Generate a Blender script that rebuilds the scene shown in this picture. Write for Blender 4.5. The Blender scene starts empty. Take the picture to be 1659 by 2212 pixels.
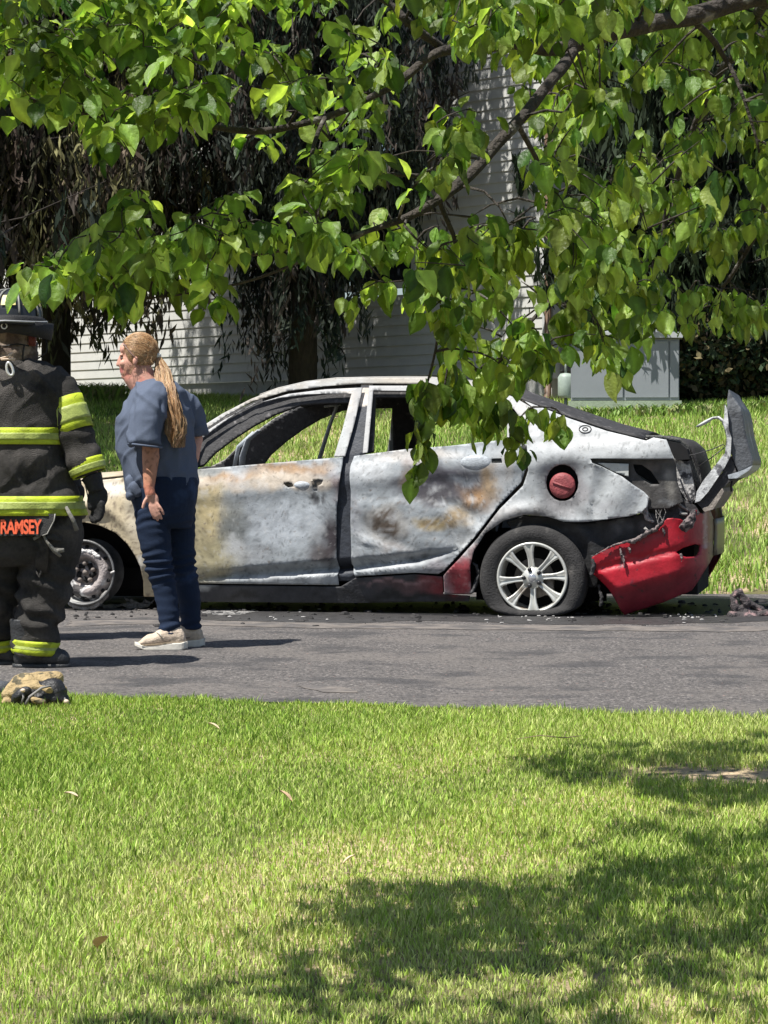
import bpy, bmesh, math, random
import numpy as np
from mathutils import Vector, Matrix, noise, Euler
C = bpy.context.scene.collection
R = math.radians
random.seed(7); rng = np.random.default_rng(7)

# ------------------------------------------------------------------ camera, world, sun, exposure
FOC = 5327.0            # focal length in units of a 1659 x 2212 picture
CX, CY, HOR = 829.5, 1106.0, 1010.0
CAMZ = 0.93
PITCH = math.atan((CY-HOR)/FOC)
cam_d = bpy.data.cameras.new('camera'); cam = bpy.data.objects.new('camera', cam_d); C.objects.link(cam)
cam.location = (0, 0, CAMZ); cam.rotation_euler = (math.pi/2-PITCH, 0, 0)
cam_d.sensor_fit = 'HORIZONTAL'; cam_d.sensor_width = 36; cam_d.lens = 36*FOC/1659.0
cam_d.clip_start = 0.1; cam_d.clip_end = 400
bpy.context.scene.camera = cam
SUN = Vector((-0.36, -0.29, 0.888)).normalized()
world = bpy.data.worlds.new('World'); bpy.context.scene.world = world; world.use_nodes = True
wn = world.node_tree; bg = wn.nodes['Background']
sky = wn.nodes.new('ShaderNodeTexSky'); sky.sky_type = 'NISHITA'; sky.sun_disc = False
sky.sun_elevation = math.asin(SUN.z); sky.sun_rotation = math.atan2(SUN.x, SUN.y)
wn.links.new(sky.outputs[0], bg.inputs[0]); bg.inputs[1].default_value = 0.07
sl = bpy.data.lights.new('sun', 'SUN'); sl.energy = 5.0; sl.angle = R(0.53); sl.color = (1.0, 0.965, 0.90)
so = bpy.data.objects.new('sun', sl); C.objects.link(so)
so.rotation_euler = SUN.to_track_quat('Z', 'Y').to_euler(); so.location = (-6, -4, 16)
sc = bpy.context.scene
sc.view_settings.view_transform = 'Standard'; sc.view_settings.look = 'None'
sc.view_settings.gamma = 1; sc.view_settings.use_curve_mapping = False
sc.view_settings.exposure = 0.6

# ------------------------------------------------------------------ helpers
cp, sp = math.cos(PITCH), math.sin(PITCH)
def ray(dx, dy):
    a, b = (dx-CX)/FOC, (CY-dy)/FOC          # cam: right, up, forward 1
    return Vector((a, cp+b*sp, -sp+b*cp))
def at(dx, dy, Y):
    r = ray(dx, dy); k = Y/r.y
    return Vector((r.x*k, Y, CAMZ+r.z*k))
def proj(p):
    x, y, z = p[0], p[1], p[2]-CAMZ
    f = y*cp-z*sp; u = y*sp+z*cp
    return CX+FOC*x/f, CY-FOC*u/f
def tag(o, label=None, cat=None, group=None, kind=None):
    if label: o['label'] = label
    if cat: o['category'] = cat
    if group: o['group'] = group
    if kind: o['kind'] = kind
    return o
def empty(name, loc, rz=0, **k):
    o = bpy.data.objects.new(name, None); C.objects.link(o); o.location = loc; o.rotation_euler = (0, 0, rz)
    o.empty_display_size = 0.1
    return tag(o, **k)
def mobj(name, verts, faces, mat, parent=None, smooth=True, **k):
    me = bpy.data.meshes.new(name); me.from_pydata([tuple(v) for v in verts], [], faces)
    me.materials.append(mat)
    if smooth: me.shade_smooth()
    o = bpy.data.objects.new(name, me); C.objects.link(o)
    if parent: o.parent = parent
    return tag(o, **k)
def npmesh(name, V, quads=None, tris=None, mat=None, parent=None, smooth=False, col=None, **k):
    """fast mesh from numpy arrays; col = per-vertex rgb"""
    me = bpy.data.meshes.new(name)
    V = np.asarray(V, np.float32); me.vertices.add(len(V)); me.vertices.foreach_set('co', V.ravel())
    idx = []; tot = []
    if quads is not None and len(quads): idx.append(np.asarray(quads).ravel()); tot.append(np.full(len(quads), 4))
    if tris is not None and len(tris): idx.append(np.asarray(tris).ravel()); tot.append(np.full(len(tris), 3))
    idx = np.concatenate(idx).astype(np.int32); tot = np.concatenate(tot).astype(np.int32)
    st = np.concatenate([[0], np.cumsum(tot)[:-1]]).astype(np.int32)
    me.loops.add(len(idx)); me.loops.foreach_set('vertex_index', idx)
    me.polygons.add(len(tot)); me.polygons.foreach_set('loop_start', st); me.polygons.foreach_set('loop_total', tot)
    if smooth: me.polygons.foreach_set('use_smooth', np.ones(len(tot), bool))
    me.update(calc_edges=True)
    if col is not None:
        a = me.color_attributes.new('col', 'FLOAT_COLOR', 'POINT')
        cc = np.ones((len(V), 4), np.float32); cc[:, :3] = col; a.data.foreach_set('color', cc.ravel())
    if mat: me.materials.append(mat)
    o = bpy.data.objects.new(name, me); C.objects.link(o)
    if parent: o.parent = parent
    return tag(o, **k)
def setcol(me, cols):
    a = me.color_attributes.new('col', 'FLOAT_COLOR', 'POINT')
    cc = np.ones((len(me.vertices), 4), np.float32); cc[:, :3] = cols; a.data.foreach_set('color', cc.ravel())
class MB:
    def __init__(s): s.v = []; s.f = []
    def add(s, vs, fs):
        n = len(s.v); s.v += [tuple(v) for v in vs]; s.f += [tuple(i+n for i in f) for f in fs]
    def box(s, c, h, rz=0, M=None):
        vs = [Vector((x*h[0], y*h[1], z*h[2])) for x in (-1, 1) for y in (-1, 1) for z in (-1, 1)]
        m = M if M is not None else Matrix.Rotation(rz, 3, 'Z')
        s.add([m@v+Vector(c) for v in vs], [(0, 1, 3, 2), (4, 6, 7, 5), (0, 4, 5, 1), (2, 3, 7, 6), (0, 2, 6, 4), (1, 5, 7, 3)])
    def tube(s, pts, rad, n=8, caps=True, flat=1.0):
        pts = [Vector(p) for p in pts]
        if not hasattr(rad, '__len__'): rad = [rad]*len(pts)
        vs = []; fs = []; up = Vector((0.13, 0.21, 1)).normalized(); prev = None
        for i, p in enumerate(pts):
            t = (pts[min(i+1, len(pts)-1)]-pts[max(i-1, 0)])
            t = t.normalized() if t.length > 1e-9 else Vector((0, 0, 1))
            a = (prev - t*prev.dot(t)) if prev is not None else t.cross(up)
            if a.length < 1e-4: a = t.cross(Vector((1, 0, 0)))
            a.normalize(); prev = a; b = t.cross(a)
            for k in range(n):
                q = 2*math.pi*k/n
                vs.append(p+(a*math.cos(q)+b*math.sin(q)*flat)*rad[i])
        for i in range(len(pts)-1):
            for k in range(n):
                k2 = (k+1) % n
                fs.append((i*n+k, i*n+k2, (i+1)*n+k2, (i+1)*n+k))
        if caps:
            fs.append(tuple(range(n))[::-1]); fs.append(tuple(range((len(pts)-1)*n, len(pts)*n)))
        s.add(vs, fs)
    def lathe(s, prof, n=48, axis='y', center=(0, 0, 0)):
        c = Vector(center); vs = []; fs = []
        for (r, h) in prof:
            for k in range(n):
                q = 2*math.pi*k/n
                vs.append(c+(Vector((r*math.cos(q), h, r*math.sin(q))) if axis == 'y' else Vector((r*math.cos(q), r*math.sin(q), h))))
        for i in range(len(prof)-1):
            for k in range(n):
                k2 = (k+1) % n; fs.append((i*n+k, i*n+k2, (i+1)*n+k2, (i+1)*n+k))
        s.add(vs, fs)
    def sphere(s, c, r, seg=12, rings=8, M=None):
        c = Vector(c); r = r if hasattr(r, '__len__') else (r, r, r); vs = []; fs = []
        for i in range(rings+1):
            th = math.pi*i/rings
            for k in range(seg):
                q = 2*math.pi*k/seg
                p = Vector((r[0]*math.sin(th)*math.cos(q), r[1]*math.sin(th)*math.sin(q), r[2]*math.cos(th)))
                if M is not None: p = M@p
                vs.append(c+p)
        for i in range(rings):
            for k in range(seg):
                k2 = (k+1) % seg; fs.append((i*seg+k, (i+1)*seg+k, (i+1)*seg+k2, i*seg+k2))
        s.add(vs, fs)
    def capsule(s, p, q, r1, r2, n=16, flat=1.0):
        p, q = Vector(p), Vector(q); d = (q-p).normalized()
        pts = []; rr = []
        for a in (90, 60, 30): pts.append(p-d*r1*math.sin(R(a))); rr.append(max(r1*math.cos(R(a)), 1e-4))
        for t in (0, .33, .66, 1): pts.append(p.lerp(q, t)); rr.append(r1+(r2-r1)*t)
        for a in (30, 60, 90): pts.append(q+d*r2*math.sin(R(a))); rr.append(max(r2*math.cos(R(a)), 1e-4))
        s.tube(pts, rr, n, True, flat)
    def loft(s, secs, n=32, pw=2.0):
        """secs: (cx,cy,cz,rx,ry[,rot]) horizontal super-ellipses"""
        vs = []; fs = []
        for q in secs:
            cx, cy, cz, rx, ry = q[:5]; ro = q[5] if len(q) > 5 else 0
            for k in range(n):
                a = 2*math.pi*k/n; ca, sa = math.cos(a), math.sin(a)
                x = rx*math.copysign(abs(ca)**(2/pw), ca); y = ry*math.copysign(abs(sa)**(2/pw), sa)
                vs.append((cx+x*math.cos(ro)-y*math.sin(ro), cy+x*math.sin(ro)+y*math.cos(ro), cz))
        for i in range(len(secs)-1):
            for k in range(n):
                k2 = (k+1) % n; fs.append((i*n+k, i*n+k2, (i+1)*n+k2, (i+1)*n+k))
        fs.append(tuple(range(n))[::-1]); fs.append(tuple(range((len(secs)-1)*n, len(secs)*n)))
        s.add(vs, fs)
    def build(s, name, mat, parent=None, smooth=True, **k):
        return mobj(name, s.v, s.f, mat, parent, smooth, **k)
    def split(s, name, mat, parent=None, smooth=True, **k):
        par = list(range(len(s.v)))
        def fd(i):
            while par[i] != i: par[i] = par[par[i]]; i = par[i]
            return i
        for f in s.f:
            for i in f[1:]: par[fd(i)] = fd(f[0])
        gr = {}
        for f in s.f: gr.setdefault(fd(f[0]), []).append(f)
        out = []
        for g in gr.values():
            ids = sorted({i for f in g for i in f}); mp_ = {a: b for b, a in enumerate(ids)}
            out.append(mobj(name, [s.v[i] for i in ids], [tuple(mp_[i] for i in f) for f in g], mat, parent, smooth, **k))
        return out
    def remesh(s, name, mat, parent=None, voxel=0.008, smooth=4, disp=None, **k):
        me = bpy.data.meshes.new('tmp'); me.from_pydata(s.v, [], s.f); me.update()
        bm = bmesh.new(); bm.from_mesh(me); bmesh.ops.recalc_face_normals(bm, faces=bm.faces); bm.to_mesh(me); bm.free()
        o = bpy.data.objects.new('tmp', me); C.objects.link(o)
        m = o.modifiers.new('r', 'REMESH'); m.mode = 'VOXEL'; m.voxel_size = voxel
        if smooth: m2 = o.modifiers.new('s', 'SMOOTH'); m2.iterations = smooth; m2.factor = 0.5
        dg = bpy.context.evaluated_depsgraph_get()
        nm = bpy.data.meshes.new_from_object(o.evaluated_get(dg)); nm.name = name
        bpy.data.objects.remove(o)
        nm.materials.clear(); nm.materials.append(mat)
        if disp:
            n = len(nm.vertices); co = np.empty(n*3, np.float32); nm.vertices.foreach_get('co', co); co = co.reshape(-1, 3)
            no = np.empty(n*3, np.float32); nm.vertices.foreach_get('normal', no); no = no.reshape(-1, 3)
            d = np.array([disp(Vector(c)) for c in co], np.float32)
            nm.vertices.foreach_set('co', (co+no*d[:, None]).ravel()); nm.update()
        nm.shade_smooth()
        o = bpy.data.objects.new(name, nm); C.objects.link(o)
        if parent: o.parent = parent
        return tag(o, **k)
def nz(p, s, seed=0): return noise.noise(Vector(p)*s+Vector((seed*7.3, seed*3.1, seed*1.7)))
def verts_np(o):
    n = len(o.data.vertices); co = np.empty(n*3, np.float32); o.data.vertices.foreach_get('co', co); return co.reshape(-1, 3)

_m = {}
def mat(name, color=(.5, .5, .5), rough=.7, nscale=20, namt=.25, bump=0., bscale=None, attr=False, metal=0., trans=0.,
        spots=None, n2=None, spec=.5, stretch=None, tcol=None, coat=0):
    if name in _m: return _m[name]
    m = bpy.data.materials.new(name); m.use_nodes = True; nt = m.node_tree; N = nt.nodes; L = nt.links
    b = N['Principled BSDF']; b.inputs['Roughness'].default_value = rough; b.inputs['Metallic'].default_value = metal
    b.inputs['Specular IOR Level'].default_value = spec
    if coat: b.inputs['Coat Weight'].default_value = coat; b.inputs['Coat Roughness'].default_value = .12
    tc = N.new('ShaderNodeTexCoord'); mp = N.new('ShaderNodeMapping'); L.new(tc.outputs['Object'], mp.inputs[0])
    if stretch: mp.inputs['Scale'].default_value = stretch
    nn = N.new('ShaderNodeTexNoise'); nn.inputs['Scale'].default_value = nscale; nn.inputs['Detail'].default_value = 6
    nn.inputs['Roughness'].default_value = .65
    L.new(mp.outputs[0], nn.inputs[0])
    mr = N.new('ShaderNodeMapRange'); mr.inputs[1].default_value = .3; mr.inputs[2].default_value = .7
    mr.inputs[3].default_value = 1-namt; mr.inputs[4].default_value = 1+namt; L.new(nn.outputs[0], mr.inputs[0])
    if attr: src = N.new('ShaderNodeAttribute'); src.attribute_name = 'col'; so_ = src.outputs['Color']
    else: src = N.new('ShaderNodeRGB'); src.outputs[0].default_value = (*color, 1); so_ = src.outputs[0]
    if spots:                                  # (colour, scale, threshold lo, hi)
        for sc_, ss, lo, hi in spots:
            n3 = N.new('ShaderNodeTexNoise'); n3.inputs['Scale'].default_value = ss; n3.inputs['Detail'].default_value = 5
            L.new(mp.outputs[0], n3.inputs[0])
            m3 = N.new('ShaderNodeMapRange'); m3.inputs[1].default_value = lo; m3.inputs[2].default_value = hi; L.new(n3.outputs[0], m3.inputs[0])
            mx3 = N.new('ShaderNodeMix'); mx3.data_type = 'RGBA'; L.new(m3.outputs[0], mx3.inputs[0]); L.new(so_, mx3.inputs[6])
            mx3.inputs[7].default_value = (*sc_, 1); so_ = mx3.outputs[2]
    vm = N.new('ShaderNodeVectorMath'); vm.operation = 'SCALE'; L.new(so_, vm.inputs[0]); L.new(mr.outputs[0], vm.inputs['Scale'])
    L.new(vm.outputs[0], b.inputs['Base Color'])
    if bump:
        nb = N.new('ShaderNodeTexNoise'); nb.inputs['Scale'].default_value = bscale or nscale*2; nb.inputs['Detail'].default_value = 5
        L.new(mp.outputs[0], nb.inputs[0])
        bp = N.new('ShaderNodeBump'); bp.inputs['Strength'].default_value = bump; bp.inputs['Distance'].default_value = .02
        L.new(nb.outputs[0], bp.inputs['Height']); L.new(bp.outputs[0], b.inputs['Normal'])
    if trans:
        tr = N.new('ShaderNodeBsdfTranslucent'); ms = N.new('ShaderNodeMixShader'); ms.inputs[0].default_value = trans
        if tcol:
            v2 = N.new('ShaderNodeVectorMath'); v2.operation = 'MULTIPLY'; L.new(vm.outputs[0], v2.inputs[0]); v2.inputs[1].default_value = tcol
            L.new(v2.outputs[0], tr.inputs[0])
        else: L.new(vm.outputs[0], tr.inputs[0])
        L.new(b.outputs[0], ms.inputs[1]); L.new(tr.outputs[0], ms.inputs[2])
        L.new(ms.outputs[0], N['Material Output'].inputs[0])
    _m[name] = m; return m
# ------------------------------------------------------------------ terrain
YAW = R(11.0); cy_, sy_ = math.cos(YAW), math.sin(YAW)
V1, V2 = 9.30, 18.17                       # near and far edge of the road, measured across it
def uv(x, y): return x*cy_-y*sy_, x*sy_+y*cy_
def xy(u, v): return u*cy_+v*sy_, -u*sy_+v*cy_
def gh(v):
    if v < V1: return -0.06*(V1-max(v, -12))
    if v < V2: return 0
    d = min(v-V2, 16); return 0.187*d if d < 8.65 else 1.6175+.05*(d-8.65)
M_soil = mat('soil_and_thatch', (.115, .105, .040), .95, 3.0, .35, .5, 60, spots=[((.07, .085, .02), 9, .45, .6), ((.42, .32, .20), 1.1, .44, .56), ((.10, .08, .05), 26, .55, .62)])
M_road = mat('asphalt', (.098, .090, .086), .92, 55, .5, .7, 120, spots=[((.26, .235, .22), 75, .54, .62), ((.15, .135, .125), 1.3, .46, .62), ((.07, .066, .066), 2.3, .52, .64), ((.035, .034, .036), 48, .58, .66), ((.34, .20, .17), 30, .70, .73)])
def strip(name, vs, us, dz, m, zf=None, **k):
    V = []; F = []
    for v in vs:
        for u in us:
            x, y = xy(u, v); V.append((x, y, gh(v)+dz+(zf(u, v) if zf else 0)))
    n = len(us)
    for i in range(len(vs)-1):
        for j in range(n-1): F.append((i*n+j, i*n+j+1, (i+1)*n+j+1, (i+1)*n+j))
    return mobj(name, V, F, m, None, True, kind='structure', **k)
us = [-150, -60, -30]+[x for x in np.arange(-15, 15.1, 1.0)]+[30, 60, 150]
strip('lawn', [-12, -4, 0, 3, 5, 6, 7, 8, 9, V1-.15, V1, V2, V2+.2, 20, 22, 24, 26, V2+8.65, 28, 30, 34.17, 40, 60, 150, 300], us, 0, M_soil)
ue = list(np.arange(-15, 15.01, .12)); ue = [-150, -60, -30]+ue+[30, 60, 150]
V = []; F = []
for v0, s_ in ((V1, 1), (V2, 2)):
    for u in ue:
        vv = v0 if s_ == 2 else 9.17-.115*max(-8, min(8, u))
        x, y = xy(u, vv+.07*noise.noise(Vector((u*1.7, s_*9, 0)))+.03*noise.noise(Vector((u*7, s_*5, 0)))); V.append((x, y, .006))
n = len(ue)
for j in range(n-1): F.append((j, j+1, n+j+1, n+j))
mobj('road', V, F, M_road, None, True, kind='structure')
# burnt, wet and ashy patches lying on the road round the car (thin sheets)
def road_patch(name, pts, m, z, amp=.03, kind='stuff', **k):
    """pts: D coordinates on the road plane"""
    P = []
    for i in range(len(pts)):
        a, b = Vector(pts[i]), Vector(pts[(i+1) % len(pts)])
        for t in range(10):
            q = a.lerp(b, t/10); r = ray(q[0], q[1]); kk = -CAMZ/r.z; p = Vector((r.x*kk, r.y*kk, 0))
            p.x += amp*noise.noise(p*9); p.y += amp*1.5*noise.noise(p*7+Vector((5, 5, 5))); P.append(p)
    bm = bmesh.new(); vs = [bm.verts.new((p.x, p.y, z)) for p in P]
    es = [bm.edges.new((vs[i], vs[(i+1) % len(vs)])) for i in range(len(vs))]
    bmesh.ops.triangle_fill(bm, edges=es, use_beauty=True, normal=(0, 0, 1))
    me = bpy.data.meshes.new(name); bm.to_mesh(me); bm.free(); me.materials.append(m)
    o = bpy.data.objects.new(name, me); C.objects.link(o); return tag(o, kind=kind, **k)
M_soot = mat('wet_soot', (.016, .016, .018), .45, 20, .5, .7, 60)
M_ash = mat('pale_ash', (.32, .31, .30), .95, 30, .5, .9, 70, spots=[((.06, .06, .06), 25, .5, .56)])
M_tan = mat('sand_film', (.165, .145, .13), .95, 12, .3, .4, 90, spots=[((.10, .092, .088), 5, .46, .58)], stretch=(1, 1, 1))
road_patch('sooty_pavement', [(150, 1300), (150, 1312), (420, 1320), (640, 1328), (1000, 1337), (1330, 1342), (1500, 1333), (1690, 1330), (1690, 1297), (1500, 1288)], M_soot, .0072, .05, label='wet black soot covering the road under and around the burned car', cat='soot')
road_patch('wet_runoff', [(360, 1335), (520, 1345), (760, 1349), (900, 1343), (1200, 1352), (1420, 1352), (1690, 1344), (1690, 1332), (1300, 1336), (1000, 1334), (640, 1322), (360, 1320)], mat('damp_asphalt', (.045, .043, .043), .5, 14, .5, .5, 60), .0078, .09, label='dark damp runoff along the near side of the burned car', cat='runoff')
road_patch('sand_film', [(150, 1356), (300, 1350), (620, 1358), (900, 1362), (1200, 1364), (1560, 1368), (1690, 1362), (1690, 1356), (1300, 1354), (1000, 1352), (620, 1347), (150, 1340)], M_tan, .0084, .06, label='pale dried water marks along the road in front of the car', cat='water marks')
road_patch('sand_film', [(640, 1486), (700, 1484), (760, 1492), (775, 1501), (700, 1499)], M_tan, .0084, .02, label='small pale scuff on the road near the lawn edge', cat='scuff mark')

# ------------------------------------------------------------------ grass blades (geometry)
def blades(name, n, ulo, uhi, vlo, vhi, hmin, hmax, wid, seed, keep=None, label=None, cols=None, lean=.5, widen=None):
    g = np.random.default_rng(seed)
    v = g.uniform(vlo, vhi, n*2) if widen is None else vlo+(vhi-vlo)*g.uniform(0, 1, n*2)**widen
    y0 = v
    u = g.uniform(ulo, uhi, n*2)
    x = u*cy_+v*sy_; y = -u*sy_+v*cy_
    ok = np.abs(x) < (np.abs(y)*.156+1.7)          # what a slightly moved camera could see
    if keep is not None: ok &= keep(u, v, g)
    x, y, v, u = x[ok][:n], y[ok][:n], v[ok][:n], u[ok][:n]; n = len(x)
    z = np.where(v < V1, -.06*(V1-v), np.where(v < V2, 0, np.where(v-V2 < 8.65, .187*(v-V2), 1.6175+.05*(v-V2-8.65))))
    h = g.uniform(hmin, hmax, n)*(1+.35*np.sin(u*2.1+np.sin(v*1.7)*2)*np.sin(v*2.6)); w = g.uniform(.6, 1.3, n)*wid
    a = g.uniform(0, 2*np.pi, n); d = g.uniform(0, 2*np.pi, n); ln = g.uniform(.1, 1, n)*lean*h
    wx, wy = np.cos(a)*w/2, np.sin(a)*w/2; lx, ly = np.cos(d)*ln, np.sin(d)*ln
    P = np.zeros((n, 5, 3), np.float32)
    P[:, 0] = np.stack([x-wx, y-wy, z-.004], 1); P[:, 1] = np.stack([x+wx, y+wy, z-.004], 1)
    P[:, 2] = np.stack([x-wx*.8+lx*.35, y-wy*.8+ly*.35, z+h*.55], 1); P[:, 3] = np.stack([x+wx*.8+lx*.35, y+wy*.8+ly*.35, z+h*.55], 1)
    P[:, 4] = np.stack([x+lx, y+ly, z+h*.95], 1)
    b = (np.arange(n)*5)[:, None]
    Q = b+np.array([[0, 1, 3, 2]]); T = b+np.array([[2, 3, 4]])
    base = np.array(cols, np.float32); f = g.random(n)
    # dry, yellow and lush zones follow slow noise over the lawn
    zn = .5+.5*np.sin(u*.9+1.3*np.sin(v*.8+1))*np.cos(v*.75+.8*np.sin(u*1.1))
    k = np.clip((f*.75+zn*.45)*len(base), 0, len(base)-1.001).astype(int)
    col = base[k]*g.uniform(.5, 1.35, n)[:, None]
    col = np.repeat(col[:, None], 5, 1).reshape(-1, 3)
    return npmesh(name, P.reshape(-1, 3), Q, T, M_grass, None, False, col, kind='stuff', label=label, cat='grass')
M_grass = mat('grass_blades', rough=.6, nscale=300, namt=.1, attr=True, trans=.16, tcol=(1.15, 1.25, .6), spec=.3)
GC = [(.12, .23, .025), (.20, .34, .04), (.29, .45, .06), (.37, .52, .085), (.45, .56, .13), (.54, .59, .21), (.66, .62, .36)]
def keep_near(u, v, g):
    d = np.hypot((u-.05)/.55, (v-8.15)/.16)         # bare patch of the lawn at the right
    x = u*cy_+v*sy_; y = -u*sy_+v*cy_
    d = np.hypot((x-1.25)/.70, (y-8.02-.05*np.sin(x*9))/.20)
    return (d > .45+.8*g.random(len(u))) & (v < 9.17-.115*np.clip(u, -8, 8)+.04*np.sin(u*9)+.03*np.sin(u*31)+g.normal(0, .03, len(u)))
blades('near_lawn_grass', 480000, -5.2, 4.4, 4.6, V1+.45, .012, .033, .0035, 11, keep_near, 'mown green and straw coloured grass of the near lawn', GC, .8, .85)
blades('near_lawn_tufts', 11000, -5.2, 4.4, 4.6, V1+.4, .026, .050, .0050, 12, keep_near, 'taller green blades standing out of the near lawn', GC[:4], .7)
GF = [(.15, .29, .04), (.22, .38, .055), (.29, .46, .08), (.36, .50, .11), (.42, .52, .16), (.47, .52, .23)]
blades('far_lawn_grass', 165000, -11, 8.5, V2-.12, 31.5, .05, .11, .011, 13, lambda u, v, g: v > V2+.08*np.sin(u*7)+.05*np.sin(u*23), 'long bright green grass on the bank behind the car', GF, .7)
def weeds(n, seed, ulo, uhi, vlo, vhi):
    return blades('weeds', n, ulo, uhi, vlo, vhi, .16, .34, .02, seed, None, 'tall ragged weeds along the foot of the house wall', GF[:4], .9)
# ------------------------------------------------------------------ house
HY = R(45); hd = Vector((math.cos(HY), -math.sin(HY), 0)); hn = Vector((-math.sin(HY), -math.cos(HY), 0))   # along wall (right, nearer), outward normal
HC = Vector((1.84, 27.15, 0))                       # right-hand corner
M_sid = mat('vinyl_siding', (.50, .50, .475), .6, 6, .07, .05, 120)
M_fnd = mat('painted_foundation', (.42, .42, .40), .85, 12, .12, .25, 80)
M_trim = mat('white_trim', (.50, .51, .51), .5, 10, .05)
M_glass = mat('window_glass', (.02, .025, .03), .08, 3, .2)
M_shin = mat('roof_shingles', (.16, .15, .15), .9, 20, .3, .5, 60)
house = empty('house', HC+hd*-6+Vector((0, 0, 1.3)), 0, label='pale horizontal sided house behind the spruces', cat='house')
hp = house.location
def hw(t, z, o=0): return HC+hd*t+hn*o+Vector((0, 0, z))-hp
Z0 = 2.0; EXP = .118
wins = [(-9.6, -8.55, 2.75, 3.75), (-3.25, -2.05, 3.02, 4.6), (-7.6, -6.3, 5.2, 6.6), (-3.6, -2.2, 5.6, 6.9)]
def siding(name, fn, t0, t1, parent, holes=()):
    mb = MB(); z = Z0; k = 0
    while z < 7.6:
        segs = [(t0, t1)]
        for (a, b, c, d) in holes:
            if z+EXP > c and z < d:
                ns = []
                for (s, e) in segs:
                    if b <= s or a >= e: ns.append((s, e)); continue
                    if a > s: ns.append((s, a))
                    if b < e: ns.append((b, e))
                segs = ns
        for s, e in segs:
            # each course leans out to a drip edge 16 mm proud
            q = [fn(s, z, .016), fn(e, z, .016), fn(e, z+EXP, .002), fn(s, z+EXP, .002), fn(s, z, 0), fn(e, z, 0)]
            mb.add(q, [(0, 1, 2, 3), (4, 5, 1, 0)])
        z += EXP
    return mb.build(name, M_sid, parent, False)
siding('wall', lambda t, z, o: hw(t, z, o), -15, 0, house, wins)
hd2 = Vector((math.sin(HY), math.cos(HY), 0)); hn2 = Vector((math.cos(HY), -math.sin(HY), 0))
siding('side_wall', lambda t, z, o: HC+hd2*t+hn2*o+Vector((0, 0, z))-hp, 0, 8, house)
mb = MB()
mb.add([hw(-15, .9, -.02), hw(0, .9, -.02), hw(0, Z0, -.02), hw(-15, Z0, -.02)], [(0, 1, 2, 3)])
q = lambda t, z: HC+hd2*t-hn2*.02+Vector((0, 0, z))-hp
mb.add([q(0, .9), q(8, .9), q(8, Z0), q(0, Z0)], [(0, 1, 2, 3)])
mb.build('foundation', M_fnd, house, False)
mb = MB(); mb.box(hw(-.05, 4.77, .012), (.055, .02, 2.86), -HY); mb.box(HC+hd2*.05+hn2*.012+Vector((0, 0, 4.77))-hp, (.02, .055, 2.86), -HY); mb.build('corner_trim', M_trim, house, False)
for (a, b, c, d) in wins:
    m_ = MB(); tw = .07
    m_.box(hw((a+b)/2, d-tw/2, .02), ((b-a)/2, .02, tw/2), -HY); m_.box(hw((a+b)/2, c+tw/2, .025), ((b-a)/2+.03, .03, tw/2), -HY)
    m_.box(hw(a+tw/2, (c+d)/2, .02), (tw/2, .02, (d-c)/2-tw), -HY); m_.box(hw(b-tw/2, (c+d)/2, .02), (tw/2, .02, (d-c)/2-tw), -HY)
    m_.box(hw((a+b)/2, (c+d)/2, .012), ((b-a)/2-tw, .012, .025), -HY)
    w_ = m_.build('window', M_trim, house, False)
    g_ = MB(); g_.add([hw(a+tw, c+tw, -.01), hw(b-tw, c+tw, -.01), hw(b-tw, d-tw, -.01), hw(a+tw, d-tw, -.01)], [(0, 1, 2, 3)]); g_.build('pane', M_glass, w_, False)
mb = MB()
e1, e2 = hw(-15.4, 7.55, .45), hw(.45, 7.55, .45); r1, r2 = hw(-15.4, 10.2, -4.2), hw(.45, 10.2, -4.2)
th = Vector((0, 0, .18)); b1, b2 = hw(-15.4, 7.55, -9), hw(.45, 7.55, -9)
mb.add([e1, e2, r2, r1, e1-th, e2-th, r2-th, r1-th, b1, b2, b1-th, b2-th], [(0, 1, 2, 3), (4, 7, 6, 5), (0, 4, 5, 1), (3, 2, 9, 8), (1, 5, 6, 2), (8, 9, 11, 10), (0, 3, 7, 4), (2, 6, 11, 9), (3, 8, 10, 7)])
mb.build('roof', M_shin, house, False)
mb = MB(); pz = [hw(.02, z, .08) for z in (7.4, 5, 3, 1.75)]; mb.tube(pz+[hw(.12, 1.55, .25)], .04, 8); mb.build('downspout', mat('brown_downspout', (.20, .13, .09), .5, 9, .15), house)

# utility cabinet right of the house corner
def gz(x, y): return gh(uv(x, y)[1])
M_cab = mat('grey_cabinet_paint', (.25, .27, .29), .55, 4, .06, .04, 60)
M_pad = mat('cabinet_pad', (.30, .36, .26), .9, 12, .2, .2, 60)
cab = empty('utility_cabinet', (3.0, 26.3, gz(3.0, 26.3)), -R(6), label='large grey steel utility cabinet standing on a low pad beside the house corner', cat='cabinet')
YB = 26.2; sB = FOC/YB
wB = (1467-1232)/sB; hB = (868-735)/sB
cab.location = ((1349.5-CX)/sB, YB, CAMZ+(HOR-878)/sB)
gc = cab.location.z-gz(cab.location.x, YB)
mb = MB(); mb.box((0, .45, .02-.15), (wB/2+.02, .5, .19)); mb.build('pad', M_pad, cab, False)
mb = MB(); mb.box((0, .45, .065+hB/2), (wB/2-.005, .44, hB/2)); mb.build('body', M_cab, cab, False)
for s_, e_ in ((-wB/2+.01, -.02), (.0, wB*.40), (wB*.41, wB/2-.01)):
    mb = MB(); mb.box(((s_+e_)/2, -.002, .075+hB/2-.01), ((e_-s_)/2-.003, .008, hB/2-.03)); mb.build('door', M_cab, cab, False)
mb = MB(); mb.box((0, .44, hB+.10), (wB/2+.03, .5, .03)); mb.box((.05, .44, hB+.14), (wB/2-.1, .44, .02)); mb.build('lid', mat('cabinet_lid', (.42, .44, .45), .5, 5, .06), cab, False)

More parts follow.
